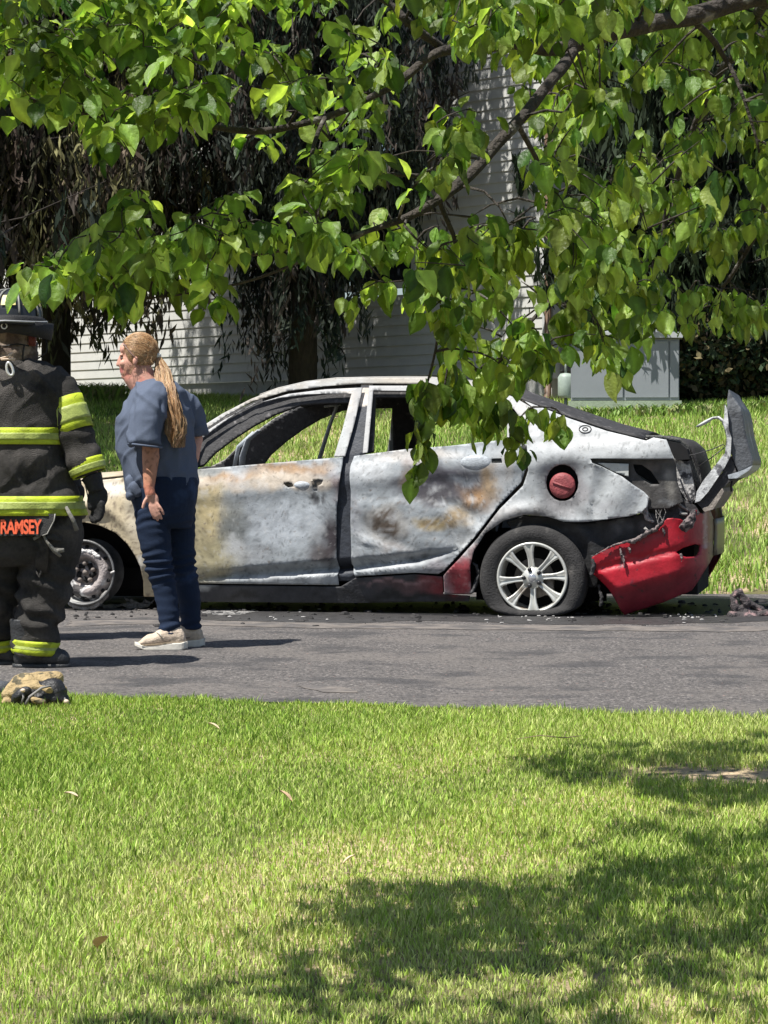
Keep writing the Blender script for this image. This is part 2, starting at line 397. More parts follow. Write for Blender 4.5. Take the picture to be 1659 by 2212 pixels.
# grey-green gas meter drum at the house corner
gm = empty('gas_meter', (0, 0, 0), 0, label='small pale green meter drum by the house corner, left of the grey cabinet', cat='meter')
gp = at(1222, 868, 26.4); gm.location = gp
mb = MB(); mb.lathe([(.001, 0), (.07, 0), (.085, .03), (.085, .22), (.06, .26), (.001, .27)], 20, 'z', (0, 0, .04)); mb.build('drum', mat('meter_paint', (.30, .36, .32), .5, 12, .2), gm)
mb = MB(); mb.tube([(.0, 0, .3), (0, 0, .42), (.08, 0, .46), (.1, 0, .3), (.1, 0, -.1)], .014, 8); mb.tube([(0, 0, -.15), (0, 0, .05)], .02, 8); mb.build('pipe', mat('meter_pipe', (.22, .25, .23), .5, 12, .2), gm)

# ------------------------------------------------------------------ conifers
M_bark = mat('spruce_bark', (.030, .024, .020), .95, 30, .4, .8, 40, stretch=(1, 1, .3))
M_need = mat('spruce_needles', rough=.8, nscale=40, namt=.2, attr=True, trans=.12, spec=.25)
def conifer(name, x, y, height, hmin, rad, n_br, hang, cols, seed, label, nface=26, fs=.05, dens=1.0, group=None, angs=None, droop=.25, skirt=None):
    g = np.random.default_rng(seed); rr = random.Random(seed)
    z0 = gz(x, y)-.1; t = empty(name, (x, y, z0), label=label, cat='tree', group=group)
    mb = MB(); mb.tube([(0, 0, 0), (.02, 0, height*.4), (0, 0, height)], [.13*rad/2.4+.04, .10*rad/2.4+.03, .03], 12)
    mb.build('trunk', M_bark, t)
    cen = []; ccol = []; cdir = []
    for i in range(n_br):
        h = hmin+(height-hmin)*(i/n_br)**1.25
        a = rr.uniform(*angs) if angs else i*2.399+rr.uniform(-.4, .4)
        L = rad*(1-(h-hmin)/(height-hmin+.01))**.7*rr.uniform(.75, 1.1)+.25
        if skirt and h < skirt[0]: L *= skirt[1]
        pts = []
        for k in range(7):
            s = k/6; pts.append(Vector((math.cos(a)*L*s, math.sin(a)*L*s, h-droop*L*math.sin(s*2.2)+.12*L*s*s)))
        br = MB(); br.tube(pts, [.028*(1-s/7.) for s in range(7)], 5, False); br.build('limb', M_bark, t)
        nh = int(L*11*dens)
        for j in range(nh):
            s = rr.uniform(.12, 1); k = min(int(s*6), 5); p = pts[k].lerp(pts[k+1], s*6-k)
            p = p+Vector((math.sin(a), -math.cos(a), 0))*rr.uniform(-.35, .35)*(.4+.6*(1-abs(s-.5)))
            ln = hang*rr.uniform(.35, 1.0)*(.5+.5*math.sin(s*math.pi)) ; dr = Vector((rr.uniform(-.22, .22), rr.uniform(-.22, .22), -1))
            m = max(4, int(nface*ln/hang)); tt = np.sort(g.random(m))
            base = np.array(p)[None]+tt[:, None]*np.array(dr)[None]*ln+g.normal(0, .018+.02*ln, (m, 3))*np.array([1, 1, .4])
            c = cols[rr.randrange(len(cols))]; cen.append(base); cdir.append(g.normal(0, .35, (m, 3))+np.array([0, 0, -1.0]))
            ccol.append(np.tile(np.array(c)*rr.uniform(.6, 1.3), (m, 1)))
    P = np.concatenate(cen); D = np.concatenate(cdir); D /= np.linalg.norm(D, axis=1)[:, None]; K = np.concatenate(ccol)*g.uniform(.7, 1.35, (len(P), 1))
    n = len(P); S = g.normal(0, 1, (n, 3)); S -= (S*D).sum(1)[:, None]*D; S /= np.linalg.norm(S, axis=1)[:, None]
    ln = g.uniform(.7, 1.7, n)[:, None]*fs*1.5; w = g.uniform(.25, .5, n)[:, None]*fs
    A = np.stack([P-D*ln, P+S*w, P+D*ln, P-S*w], 1).reshape(-1, 3)
    Q = np.arange(n*4).reshape(-1, 4)
    npmesh('crown', A, Q, None, M_need, t, False, np.repeat(K, 4, 0))
    return t
DK = [(.055, .046, .034), (.075, .058, .042), (.036, .042, .024), (.12, .09, .07)]
DL = [(.045, .046, .028), (.08, .09, .038), (.19, .18, .08), (.055, .055, .032), (.11, .085, .06)]
DG = [(.028, .044, .030), (.046, .058, .042), (.030, .038, .030), (.06, .05, .042)]
conifer('norway_spruce', -4.7, 27.6, 11, 2.6, 2.9, 96, 1.5, DL, 21, 'big dark spruce with drooping brown and olive branches at the left frame edge', 46, .05, 1.3)
conifer('norway_spruce', -3.75, 28.2, 11, 3.0, 2.5, 96, 1.6, DK, 22, 'dark brown weeping spruce above and left of the blonde woman', 52, .045, 1.3)
conifer('norway_spruce', -.90, 27.3, 11, 2.0, 2.3, 98, 1.75, DG, 23, 'dark spruce with long hanging branchlets in front of the pale siding behind the car roof', 80, .042, 1.2, skirt=(3.6, .30))
conifer('norway_spruce', -7.2, 22.6, 13, 3.6, 4.4, 98, 1.2, DG, 27, 'tall dark spruce beyond the left frame edge shading the bank', 30, .06, .8)
conifer('evergreen_tree', 3.1, 29.2, 9.5, .5, 2.0, 98, .7, [(.022, .034, .018), (.035, .055, .028)], 24, 'broad dark evergreen tree rising behind the grey cabinet', 22, .06, 1.3)
conifer('evergreen_tree', 3.05, 27.35, 9.5, 1.5, 1.7, 98, .7, [(.022, .034, .018), (.035, .055, .028)], 28, 'dark evergreen rising directly behind the lid of the grey cabinet', 24, .06, 1.4)
conifer('evergreen_tree', 5.4, 28.6, 9, .4, 2.4, 98, .7, [(.02, .03, .018), (.03, .048, .026), (.045, .065, .035)], 25, 'dark evergreen tree at the right frame edge', 22, .06, 1.3)
conifer('evergreen_tree', .9, 31.8, 12, 3.5, 2.0, 60, .9, [(.022, .034, .018), (.03, .04, .022)], 26, 'dark evergreen top seen high above the car roof against the house', 22, .06, 1.0)

def leafball(name, c, rad, n, cols, fs, seed, label, cat='shrub', group=None):
    g = np.random.default_rng(seed); t = empty(name, c, label=label, cat=cat, group=group)
    mb = MB()
    for k in range(9):
        a = k*.7; mb.tube([(0, 0, -.1), (math.cos(a)*rad[0]*.3, math.sin(a)*rad[1]*.3, rad[2]*.6), (math.cos(a)*rad[0]*.6, math.sin(a)*rad[1]*.6, rad[2]*1.3)], [.03, .02, .008], 5)
    mb.build('stem', M_bark, t)
    D = g.normal(0, 1, (n, 3)); D /= np.linalg.norm(D, axis=1)[:, None]; r = g.uniform(.72, 1.0, n)[:, None]
    lump = np.array([.85+.28*noise.noise(Vector(d)*2.6+Vector((seed, 0, 0)))+.14*noise.noise(Vector(d)*7) for d in D])[:, None]
    P = D*r*lump*np.array(rad)+np.array([0, 0, rad[2]*.95]); P = P[P[:, 2] > -.05]; n = len(P)
    A_ = g.normal(0, 1, (n, 3)); A_ /= np.linalg.norm(A_, axis=1)[:, None]; B_ = g.normal(0, 1, (n, 3)); B_ -= (B_*A_).sum(1)[:, None]*A_; B_ /= np.linalg.norm(B_, axis=1)[:, None]
    s = g.uniform(.6, 1.3, n)[:, None]*fs
    V = np.stack([P-A_*s, P+B_*s*.55, P+A_*s, P-B_*s*.55], 1).reshape(-1, 3); K = np.array(cols)[g.integers(0, len(cols), n)]*g.uniform(.6, 1.4, (n, 1))
    npmesh('foliage', V, np.arange(n*4).reshape(-1, 4), None, M_need, t, False, np.repeat(K, 4, 0))
    return t
HG = [(.025, .05, .022), (.04, .065, .03), (.05, .06, .03), (.12, .10, .05)]
for i, (dx, YY, rx, h_, lb) in enumerate([(1500, 26.9, .75, 1.15, 'rounded dark green hedge bush right of the grey cabinet'), (1590, 27.2, .8, 1.35, 'dark green hedge bush behind the raised trunk lid'), (1690, 27.0, .8, 1.25, 'dark green hedge bush cut by the right frame edge'), (1420, 28.2, .9, 1.6, 'tall dark green hedge bush behind the grey cabinet')]):
    x = (dx-CX)/FOC*YY; leafball('hedge_bush', (x, YY, gz(x, YY)-.05), (rx, .7, h_*.55), 5200, HG, .045, 40+i, lb, 'shrub', 'evergreen bushes beside the cabinet')
def weedpatch(name, dx0, dx1, Y0, Y1, n, hh, seed, label):
    g = np.random.default_rng(seed); x = g.uniform((dx0-CX)/FOC*Y0, (dx1-CX)/FOC*Y0, n); y = g.uniform(Y0, Y1, n)
    z = np.array([gz(a, b) for a, b in zip(x, y)]); h = g.uniform(.4, 1, n)*hh; a = g.uniform(0, 6.28, n); d = g.uniform(0, 6.28, n); w = .012; ln = h*g.uniform(.2, .8, n)
    P = np.zeros((n, 5, 3)); wx, wy = np.cos(a)*w, np.sin(a)*w; lx, ly = np.cos(d)*ln, np.sin(d)*ln
    P[:, 0] = np.stack([x-wx, y-wy, z], 1); P[:, 1] = np.stack([x+wx, y+wy, z], 1); P[:, 2] = np.stack([x-wx+lx*.4, y-wy+ly*.4, z+h*.6], 1); P[:, 3] = np.stack([x+wx+lx*.4, y+wy+ly*.4, z+h*.6], 1); P[:, 4] = np.stack([x+lx, y+ly, z+h*.8], 1)
    b = (np.arange(n)*5)[:, None]; K = np.array([(.16, .28, .05), (.22, .33, .08), (.30, .32, .14)])[g.integers(0, 3, n)]
    npmesh(name, P.reshape(-1, 3), b+np.array([[0, 1, 3, 2]]), b+np.array([[2, 3, 4]]), M_grass, None, False, np.repeat(K, 5, 0), label=label, cat='weeds', kind='stuff')
weedpatch('weeds', 60, 250, 28.3, 29.6, 1500, .34, 61, 'ragged pale weeds at the foot of the wall between the two people')
weedpatch('weeds', 1240, 1700, 25.9, 26.15, 1100, .16, 62, 'uncut grass along the foot of the grey cabinet and bushes')
weedpatch('weeds', 205, 300, 17.9, 18.3, 260, .28, 63, 'dry weeds on the far kerb line left of the woman')
# ------------------------------------------------------------------ burned car
CO = Vector((0.924, 15.35, 0)); ct = Vector((cy_, -sy_, 0)); cn = Vector((sy_, cy_, 0)); CW = 1.83
car = empty('burned_car', CO+cn*CW*.5-ct*1.4, -YAW, label='burned out ash white sedan with raised trunk lid and half melted red rear bumper', cat='car')
OFF = Vector((1.4, -CW*.5, 0))                         # car-local = (u,w,z)+OFF
def D2uz(dx, dy, w=0.0):
    r = ray(dx, dy); o = Vector((0, 0, CAMZ)); k = ((CO+cn*w)-o).dot(cn)/r.dot(cn); p = o+r*k-CO
    return p.dot(ct), p.z
def uwz2D(u, w, z): return proj(CO+ct*u+cn*w+Vector((0, 0, z)))
def sst(a, b, x):
    t = min(max((x-a)/(b-a), 0), 1); return t*t*(3-2*t)
def belt(u): return 1.12+.095*u
CRE = [(430, 1246, 4), (451, 1243, 5), (543, 1224, 16), (727, 1207, 22), (760, 1206, 20), (900, 1193, 16), (970, 1186, 6), (990, 1184, 2)]
CRU = []
for x, y, h in CRE:
    u, z = D2uz(x, y); CRU.append((u, z, h/345.0))
def side_w(u, z):
    b = belt(u); w = 0
    if z > b-.12: w += .035*sst(b-.12, b, z)
    if z > b: w += .42*(z-b)
    if z < .30: w += (.30-z)*.35
    # shoulder line: slight crease below the belt
    w -= .012*math.exp(-((z-(b-.17))/.05)**2)
    for i in range(len(CRU)-1):
        if CRU[i][0] <= u <= CRU[i+1][0]:
            t = (u-CRU[i][0])/(CRU[i+1][0]-CRU[i][0]); zc = CRU[i][1]+t*(CRU[i+1][1]-CRU[i][1]); h = CRU[i][2]+t*(CRU[i+1][2]-CRU[i][2])
            a = min(1, h/.04)
            if z < zc: q_ = zc-z; w += .080*a*(min(1, q_/h) if q_ < h else max(0, 1-(q_-h)/(.35*h+.012)))
    if u > .72: w += .38*(u-.72)**2
    if u < -3.2: w += .35*(u+3.2)**2
    # flared wheel arches
    for uc, zc, r in ((0.0, .27, .40), (-2.92, .29, .40)):
        d = math.hypot(u-uc, z-zc)
        if z < .75: w -= .028*math.exp(-((d-r)/.045)**2)
    return w
def dent(u, z):
    p = Vector((u, z, 0)); d = .0035*noise.noise(p*4)+.0010*noise.noise(p*14)
    x, y = uwz2D(u, 0, z)
    if 765 < x < 1050 and 1075 < y < 1185:                    # heat-buckled swirls low on the rear door
        e = min(1, (x-765)/25, (1050-x)/30, (y-1075)/12, (1185-y)/12)
        q = Vector((u*2.2, z*2.9, 3)); d += e*.014*math.sin(7*noise.noise(q)+9*(u+2*z))
    if 850 < x < 1075 and 990 < y < 1100:
        d += .022*math.exp(-(((x-955)/70)**2+((y-1045)/32)**2))
    if 690 < x < 740 and y > 1040: d += .02*sst(690, 740, x)*sst(1040, 1200, y)
    dd = math.hypot((x-1214)/62, (y-1052)/72); d += .018*(1-sst(.55, 1.05, dd)) if 1130 < x < 1300 else 0
    if 1275 < x < 1400 and 1000 < y < 1125: d += .012*math.sin(x*.06+y*.035)
    return d
def D2S(dx, dy):                       # onto the car side surface
    w = 0
    for _ in range(4): u, z = D2uz(dx, dy, w); w = side_w(u, z)
    return u, z
def panel(name, poly, m, colf=None, wf=None, holes=(), step=.018, th=.006, far=True, parent=None, uzpoly=False, rag=0, **k):
    rings = []
    for pl in (poly,)+tuple(holes):
        P = []
        src = pl if uzpoly else [D2S(*q) for q in pl]
        for i in range(len(src)):
            a, b = Vector(src[i]), Vector(src[(i+1) % len(src)]); n = max(1, int((b-a).length/.03))
            for t in range(n):
                q = a.lerp(b, t/n)
                if rag: q = q+Vector((noise.noise(Vector((q.x, q.y, 0))*45), noise.noise(Vector((q.x, q.y, 9))*45)))*rag
                P.append(q)
        rings.append(P)
    bm = bmesh.new(); es = []
    for P in rings:
        vs = [bm.verts.new((p.x, 0, p.y)) for p in P]
        es += [bm.edges.new((vs[i], vs[(i+1) % len(vs)])) for i in range(len(vs))]
    bmesh.ops.triangle_fill(bm, edges=es, use_beauty=True, normal=(0, -1, 0))
    us_ = [v.co.x for v in bm.verts]; zs_ = [v.co.z for v in bm.verts]
    def cuts(lo, hi, nrm, ax):
        c = math.ceil(lo/step)*step
        while c < hi:
            co = [0, 0, 0]; co[ax] = c
            bmesh.ops.bisect_plane(bm, geom=bm.verts[:]+bm.edges[:]+bm.faces[:], plane_co=co, plane_no=nrm, dist=1e-5); c += step
    cuts(min(us_), max(us_), (1, 0, 0), 0); cuts(min(zs_), max(zs_), (0, 0, 1), 2)
    bmesh.ops.remove_doubles(bm, verts=bm.verts, dist=.0004)
    f = wf or (lambda u, z: side_w(u, z)+dent(u, z))
    cols = []; bm.verts.ensure_lookup_table()
    for v in bm.verts:
        u, z = v.co.x, v.co.z; w = f(u, z)
        if colf: x, y = uwz2D(u, w, z); cols.append(colf(x, y))
        v.co = Vector((u, w, z))+OFF
    for fc in bm.faces: fc.smooth = True
    bmesh.ops.recalc_face_normals(bm, faces=bm.faces)
    if sum(fc.normal.y*fc.calc_area() for fc in bm.faces) > 0: bmesh.ops.reverse_faces(bm, faces=bm.faces)
    me = bpy.data.meshes.new(name); bm.to_mesh(me)
    if colf: setcol(me, np.array(cols, np.float32))
    me.materials.append(m); o = bpy.data.objects.new(name, me); C.objects.link(o); o.parent = parent or car
    if th: s = o.modifiers.new('thick', 'SOLIDIFY'); s.thickness = th; s.offset = -1
    tag(o, **k)
    if far:
        for v in bm.verts: v.co.y = -v.co.y
        bmesh.ops.reverse_faces(bm, faces=bm.faces)
        me2 = bpy.data.meshes.new(name); bm.to_mesh(me2)
        if colf: setcol(me2, np.array(cols, np.float32)*.9)
        me2.materials.append(m); o2 = bpy.data.objects.new(name, me2); C.objects.link(o2); o2.parent = parent or car
        if th: s = o2.modifiers.new('thick', 'SOLIDIFY'); s.thickness = th; s.offset = -1
    bm.free(); return o
def blend(c, spots, x, y):
    c = Vector(c)
    wx = 16*noise.noise(Vector((x*.022, y*.022, 1)))+7*noise.noise(Vector((x*.07, y*.07, 2)))
    wy = 16*noise.noise(Vector((x*.022, y*.022, 5)))+7*noise.noise(Vector((x*.07, y*.07, 6)))
    for (cx, cy, rx, ry, col, s, hard) in spots:
        d = math.hypot((x+wx-cx)/rx, (y+wy-cy)/ry); t = 1-sst(hard, 1.25, d)
        if t > 0: c = c.lerp(Vector(col), t*s)
    return c
def weather(c, x, y, k=1.):
    a = noise.noise(Vector((x*.045, y*.075, 20)))+.6*noise.noise(Vector((x*.12, y*.16, 21)))+.35*noise.noise(Vector((x*.35, y*.4, 22)))
    c = c*(1+.30*k*a); t = noise.noise(Vector((x*.018, y*.03, 23)))*5+.7*noise.noise(Vector((x*.09, y*.12, 24))); e = (t % 1.0)-.5
    if abs(e) < .05: c = c.lerp(Vector((.56, .56, .55)), .28*k*(1-abs(e)/.05))
    elif 0 < e < .22: c = c*(1-.20*k*(1-e/.22))
    if noise.noise(Vector((x*.5, y*.22, 25))) > .42: c = c*.62
    return c
ASH = (.30, .325, .345); WHT = (.47, .48, .49); SOOT = (.045, .045, .05); RUST = (.30, .175, .08); CREAM = (.50, .42, .28); GREY = (.22, .22, .235); MAR = (.22, .025, .035); BRN = (.16, .12, .09)
M_burn = mat('burned_steel', rough=.58, nscale=7, namt=.18, attr=True, bump=.09, bscale=70, metal=0., spec=.35, spots=[((.42, .43, .44), 6, .56, .80), ((.16, .13, .11), 30, .64, .80), ((.05, .05, .05), 85, .68, .74)])
M_burn2 = mat('sooty_steel', rough=.6, nscale=18, namt=.3, attr=True, bump=.2, bscale=60, spec=.4)
M_char = mat('charred_metal', (.035, .034, .036), .75, 25, .45, .3, 80, spots=[((.16, .15, .15), 18, .60, .72)])
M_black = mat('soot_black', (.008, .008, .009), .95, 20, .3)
def c_fd(x, y):
    c = blend(ASH, [(600, 1130, 120, 60, (.40, .43, .465), .8, .2), (395, 1150, 120, 160, (.34, .29, .17), .95, .3), (470, 1200, 60, 50, (.32, .28, .16), .8, .3),
        (505, 1140, 45, 60, (.10, .11, .11), .8, .1), (545, 1195, 60, 22, (.24, .24, .25), .5, .1), (455, 1105, 30, 60, (.50, .40, .20), .6, .3),
        (560, 1040, 230, 20, (.46, .39, .31), .9, .5), (620, 1014, 100, 17, RUST, .9, .3), (500, 1030, 70, 13, RUST, .8, .3), (700, 1010, 30, 12, RUST, .5, .2), (440, 1060, 60, 14, (.40, .31, .16), .7, .3),
        (714, 1165, 28, 66, (.05, .04, .045), .97, .3), (690, 1192, 34, 20, (.08, .065, .065), .85, .2), (730, 1050, 22, 40, (.18, .14, .15), .8, .3),
        (684, 1068, 7, 34, SOOT, .9, .4), (697, 1072, 4, 20, SOOT, .7, .4)], x, y)
    if y > 1230: c = blend(c, [(640, 1250, 130, 25, WHT, .6, .4)], x, y)
    return weather(c, x, y)
def c_rd(x, y):
    c = blend(ASH, [(800, 1015, 60, 40, WHT, .7, .3), (955, 1045, 108, 44, (.085, .08, .095), .97, .6), (930, 1068, 80, 24, (.06, .055, .062), .8, .3), (1000, 1038, 36, 15, (.24, .27, .30), .6, .2), (878, 1040, 18, 40, (.22, .17, .13), .8, .3),
        (1030, 1075, 42, 34, RUST, .9, .3), (1062, 1040, 26, 45, (.30, .21, .12), .85, .3), (1098, 1010, 22, 34, (.36, .33, .30), .8, .3),
        (833, 1132, 52, 38, (.20, .18, .16), .6, .7), (833, 1132, 44, 34, (.36, .35, .33), .5, .8), (833, 1132, 31, 24, (.085, .065, .05), .97, .75), (935, 1132, 46, 22, (.34, .26, .13), .92, .5), (925, 1128, 18, 12, (.12, .085, .05), .7, .4), (985, 1118, 34, 24, (.32, .23, .12), .85, .4),
        (850, 1178, 46, 14, (.26, .22, .2), .6, .2), (767, 1110, 12, 60, (.25, .25, .27), .6, .3), (1010, 1175, 30, 50, (.60, .61, .60), .5, .3),
        (900, 985, 100, 14, (.50, .46, .42), .7, .4), (890, 1000, 26, 9, (.50, .38, .33), .5, .3)], x, y)
    # pale burn contours
    if 765 < x < 1050 and 1070 < y < 1200:
        n = noise.noise(Vector((x*.011, y*.020, 8))); f_ = ((n*4.5) % 1.0)-.5; k = math.exp(-f_**2/.006); k2 = math.exp(-(f_-.13)**2/.005); c = c.lerp(Vector(WHT), .5*k).lerp(Vector((.12, .11, .10)), .45*k2)
    if y > 1196: c = blend(c, [(900, 1202, 140, 10, (.14, .14, .15), .5, .4), (960, 1230, 60, 20, (.20, .16, .17), .6, .3), (840, 1222, 80, 12, WHT, .6, .3)], x, y)
    return weather(c, x, y)
def c_q(x, y):
    c = blend((.40, .42, .43), [(1300, 950, 170, 42, (.54, .55, .555), .8, .4), (1110, 900, 60, 50, (.52, .49, .47), .6, .3), (1214, 1052, 54, 62, (.16, .155, .16), .9, .6), (1255, 1060, 20, 50, (.30, .29, .3), .6, .3),  # grey oval round the fuel filler paints the shading of its dip
        (1120, 1115, 90, 24, (.24, .22, .21), .85, .3), (1060, 1150, 50, 40, (.20, .185, .18), .85, .3), (1185, 1098, 60, 18, (.09, .09, .095), .75, .2), (1240, 1108, 60, 10, (.15, .15, .155), .5, .3),
        (1310, 1090, 40, 20, (.25, .25, .26), .6, .2), (1385, 1060, 30, 40, (.45, .48, .5), .6, .2), (1008, 1245, 60, 56, MAR, .97, .55), (1030, 1190, 22, 18, (.16, .08, .08), .7, .3)], x, y)
    if x > 1335 and y < 965: c = blend(c, [(1330, 962, 45, 6, (.12, .12, .12), .5, .2)], x, y)
    return weather(c, x, y, .6)
def c_f(x, y):
    c = blend(CREAM, [(300, 1100, 40, 80, (.50, .46, .38), .6, .3), (305, 1170, 25, 60, (.33, .29, .22), .5, .2), (240, 1050, 40, 16, (.70, .66, .60), .7, .3)], x, y)
    n = noise.noise(Vector((x*.16, y*.16, 0)))+.6*noise.noise(Vector((x*.33, y*.33, 4)))
    if n > .22: c = c.lerp(Vector(BRN), min(1, (n-.22)*3.5)*.8)
    return c
def c_sill(x, y): return blend((.05, .05, .055), [(440, 1262, 30, 12, (.45, .45, .43), .7, .2), (520, 1290, 60, 10, (.02, .02, .02), .8, .3), (980, 1262, 90, 30, (.24, .03, .035), .95, .4), (880, 1265, 70, 18, (.14, .08, .08), .7, .3), (860, 1256, 90, 5, (.4, .25, .25), .6, .3), (900, 1288, 240, 10, (.02, .02, .02), .8, .3)], x, y)
def c_frame(x, y):
    c = blend((.39, .39, .39), [(560, 880, 60, 10, (.45, .43, .40), .4, .3), (750, 870, 24, 30, (.66, .60, .54), .6, .3), (735, 940, 20, 40, (.42, .45, .45), .7, .4)], x, y); return c
def c_rail(x, y): return blend((.36, .345, .32), [(540, 865, 90, 16, (.34, .30, .25), .6, .3), (700, 825, 90, 10, (.44, .45, .45), .7, .3), (860, 825, 60, 12, (.50, .44, .36), .5, .3), (460, 905, 40, 14, WHT, .6, .3)], x, y)
def c_pil(x, y):
    t = Vector((.62, .55, .49)) if y < 876 else Vector((.035, .04, .052)); return t*(1+.3*noise.noise(Vector((x*.1, y*.1, 0))))
# panels
arch_r = [(1018, 1284), (1016, 1221), (1024, 1189), (1048, 1152), (1089, 1124), (1133, 1112), (1182, 1116), (1218, 1127)]
panel('front_fender', [(-40, 1062), (100, 1046), (228, 1036), (345, 1022), (340, 1250), (334, 1289), (311, 1289), (310, 1257), (303, 1224), (291, 1199), (275, 1175), (250, 1151), (215, 1135), (182, 1128), (140, 1133), (105, 1152), (75, 1185), (60, 1225), (57, 1262), (20, 1262), (-40, 1250)], M_burn, c_f, label='tan and brown mottled front fender')
fd = panel('front_door', [(347, 1021), (426, 1014), (741, 987), (739, 1006), (733, 1042), (727, 1097), (726, 1204), (731, 1264), (426, 1260), (343, 1258)], M_burn, c_fd,
    holes=([(612, 1045), (622, 1041), (632, 1045), (634, 1051), (622, 1053)], [(672, 1040), (688, 1035), (698, 1038), (694, 1046), (686, 1050), (685, 1063), (678, 1062), (675, 1050)]), label='front door burned to pale ash with rust along the top')
panel('window_frame', [(345, 1012), (395, 984), (426, 956), (438, 936), (483, 907), (543, 875), (622, 851), (701, 841), (783, 837), (765, 915), (745, 986), (721, 987), (740, 925), (759, 850), (701, 850), (662, 852), (606, 859), (555, 871), (515, 889), (475, 917), (435, 947), (424, 975), (424, 1008), (345, 1020)], M_burn, c_frame, wf=lambda u, z: side_w(u, z)+.004)
panel('roof_rail', [(290, 1016), (345, 990), (395, 948), (440, 918), (480, 893), (540, 862), (600, 838), (660, 824), (720, 817), (800, 815), (900, 815), (980, 820), (1040, 830), (1097, 849), (1090, 862), (1040, 846), (985, 836), (900, 829), (783, 828), (701, 834), (622, 844), (543, 867), (483, 900), (438, 930), (395, 962), (345, 1006), (300, 1020)], M_burn, c_rail, wf=lambda u, z: side_w(u, z)+.012)
panel('b_pillar', [(778, 829), (803, 829), (793, 975), (775, 985), (765, 1000), (765, 1200), (772, 1256), (724, 1256), (719, 1097), (727, 1035), (737, 988), (765, 915)], M_burn2, c_pil, wf=lambda u, z: side_w(u, z)+.035, th=.02)
panel('rear_door', [(765, 985), (879, 970), (973, 963), (1032, 956), (1078, 951), (1102, 953), (1128, 975), (1135, 990), (1136, 1012), (1125, 1043), (1076, 1093), (1028, 1156), (987, 1202), (960, 1232), (947, 1240), (896, 1237), (767, 1245), (760, 1218), (759, 1197), (757, 1125), (758, 1060), (755, 1026), (757, 1006)], M_burn, c_rd,
    holes=([(1062, 991), (1083, 990), (1085, 1000), (1062, 1001)], [(995, 997), (1004, 994), (1004, 1001), (998, 1002)]), label='rear door burned white with dark heat swirls')
panel('window_frame', [(797, 833), (895, 833), (990, 841), (1050, 856), (1108, 888), (1134, 925), (1134, 962), (1102, 955), (1095, 945), (1095, 918), (1046, 882), (985, 858), (894, 845), (806, 843), (794, 977), (783, 979)], M_burn, c_frame, wf=lambda u, z: side_w(u, z)+.006)
panel('quarter_panel', [(1060, 856), (1097, 852), (1160, 876), (1230, 904), (1311, 931), (1360, 943), (1396, 952), (1412, 945), (1440, 950), (1448, 970), (1455, 991), (1400, 992), (1275, 991), (1279, 1000), (1300, 1008), (1326, 1021), (1345, 1030), (1368, 1047), (1390, 1062), (1400, 1072), (1398, 1094), (1384, 1108), (1360, 1115), (1271, 1127)]+arch_r[::-1]+[(960, 1284), (958, 1244), (966, 1234), (991, 1208), (1032, 1162), (1080, 1099), (1130, 1049), (1141, 1016), (1140, 990), (1138, 960), (1138, 922), (1110, 883)], M_burn, c_q,
    holes=([(1214+35*math.cos(a*math.pi/9), 1043+40*math.sin(a*math.pi/9)) for a in range(18)],), label='rear quarter panel burned white above and dull red below')
panel('sill', [(334, 1264), (426, 1264), (735, 1268), (767, 1249), (896, 1241), (955, 1246), (957, 1284), (1014, 1288), (1012, 1299), (760, 1303), (420, 1300), (334, 1293)], M_burn2, c_sill, wf=lambda u, z: side_w(u, z)+.012)
# tail light well
def c_tail(x, y): return blend((.055, .052, .05), [(1446, 1040, 16, 60, (.20, .19, .17), .8, .1), (1400, 1010, 40, 14, (.12, .10, .085), .7, .2), (1440, 1085, 26, 12, (.24, .25, .26), .6, .2), (1290, 995, 20, 6, (.2, .2, .2), .5, .2), (1385, 1065, 14, 18, (.16, .15, .14), .6, .2)], x, y)*(1+.5*noise.noise(Vector((x*.06, y*.06, 3))))
def c_low(x, y): return blend((.020, .020, .021), [(1340, 1142, 30, 16, (.10, .105, .11), .8, .1), (1400, 1128, 24, 20, (.12, .11, .11), .7, .1), (1230, 1150, 40, 14, (.06, .06, .06), .6, .2), (1300, 1180, 50, 8, (.005, .005, .005), .8, .2)], x, y)*(1+.5*noise.noise(Vector((x*.07, y*.07, 9))))
panel('taillight_housing', [(1270, 990), (1400, 990), (1458, 991), (1462, 1040), (1475, 1085), (1440, 1100), (1400, 1100), (1385, 1075), (1360, 1050), (1300, 1012), (1276, 1002)], M_burn2, c_tail, wf=lambda u, z: side_w(u, z)+.045+.04*sst(.95, 1.3, u),
    holes=([(1366, 1003), (1385, 1004), (1405, 1018), (1424, 1046), (1405, 1046), (1385, 1035), (1370, 1018)],), label='scorched tail light opening')
panel('taillight_bracket', [(1290, 1000), (1357, 1002), (1357, 1030), (1325, 1019)], M_burn, lambda x, y: Vector((.5, .52, .5)), wf=lambda u, z: side_w(u, z)+.02, far=False)
panel('inner_pillar_trim', [(345, 994), (395, 953), (440, 924), (480, 899), (543, 868), (600, 848), (660, 834), (783, 828), (900, 828), (985, 836), (1040, 848), (1090, 868), (1122, 902), (1104, 908), (1046, 888), (985, 868), (894, 857), (808, 857), (803, 975), (742, 985), (758, 868), (700, 870), (645, 874), (590, 894), (545, 918), (500, 947), (460, 977), (434, 1005), (345, 1022)], M_char, None, wf=lambda u, z: side_w(u, z)+.055, th=.02)
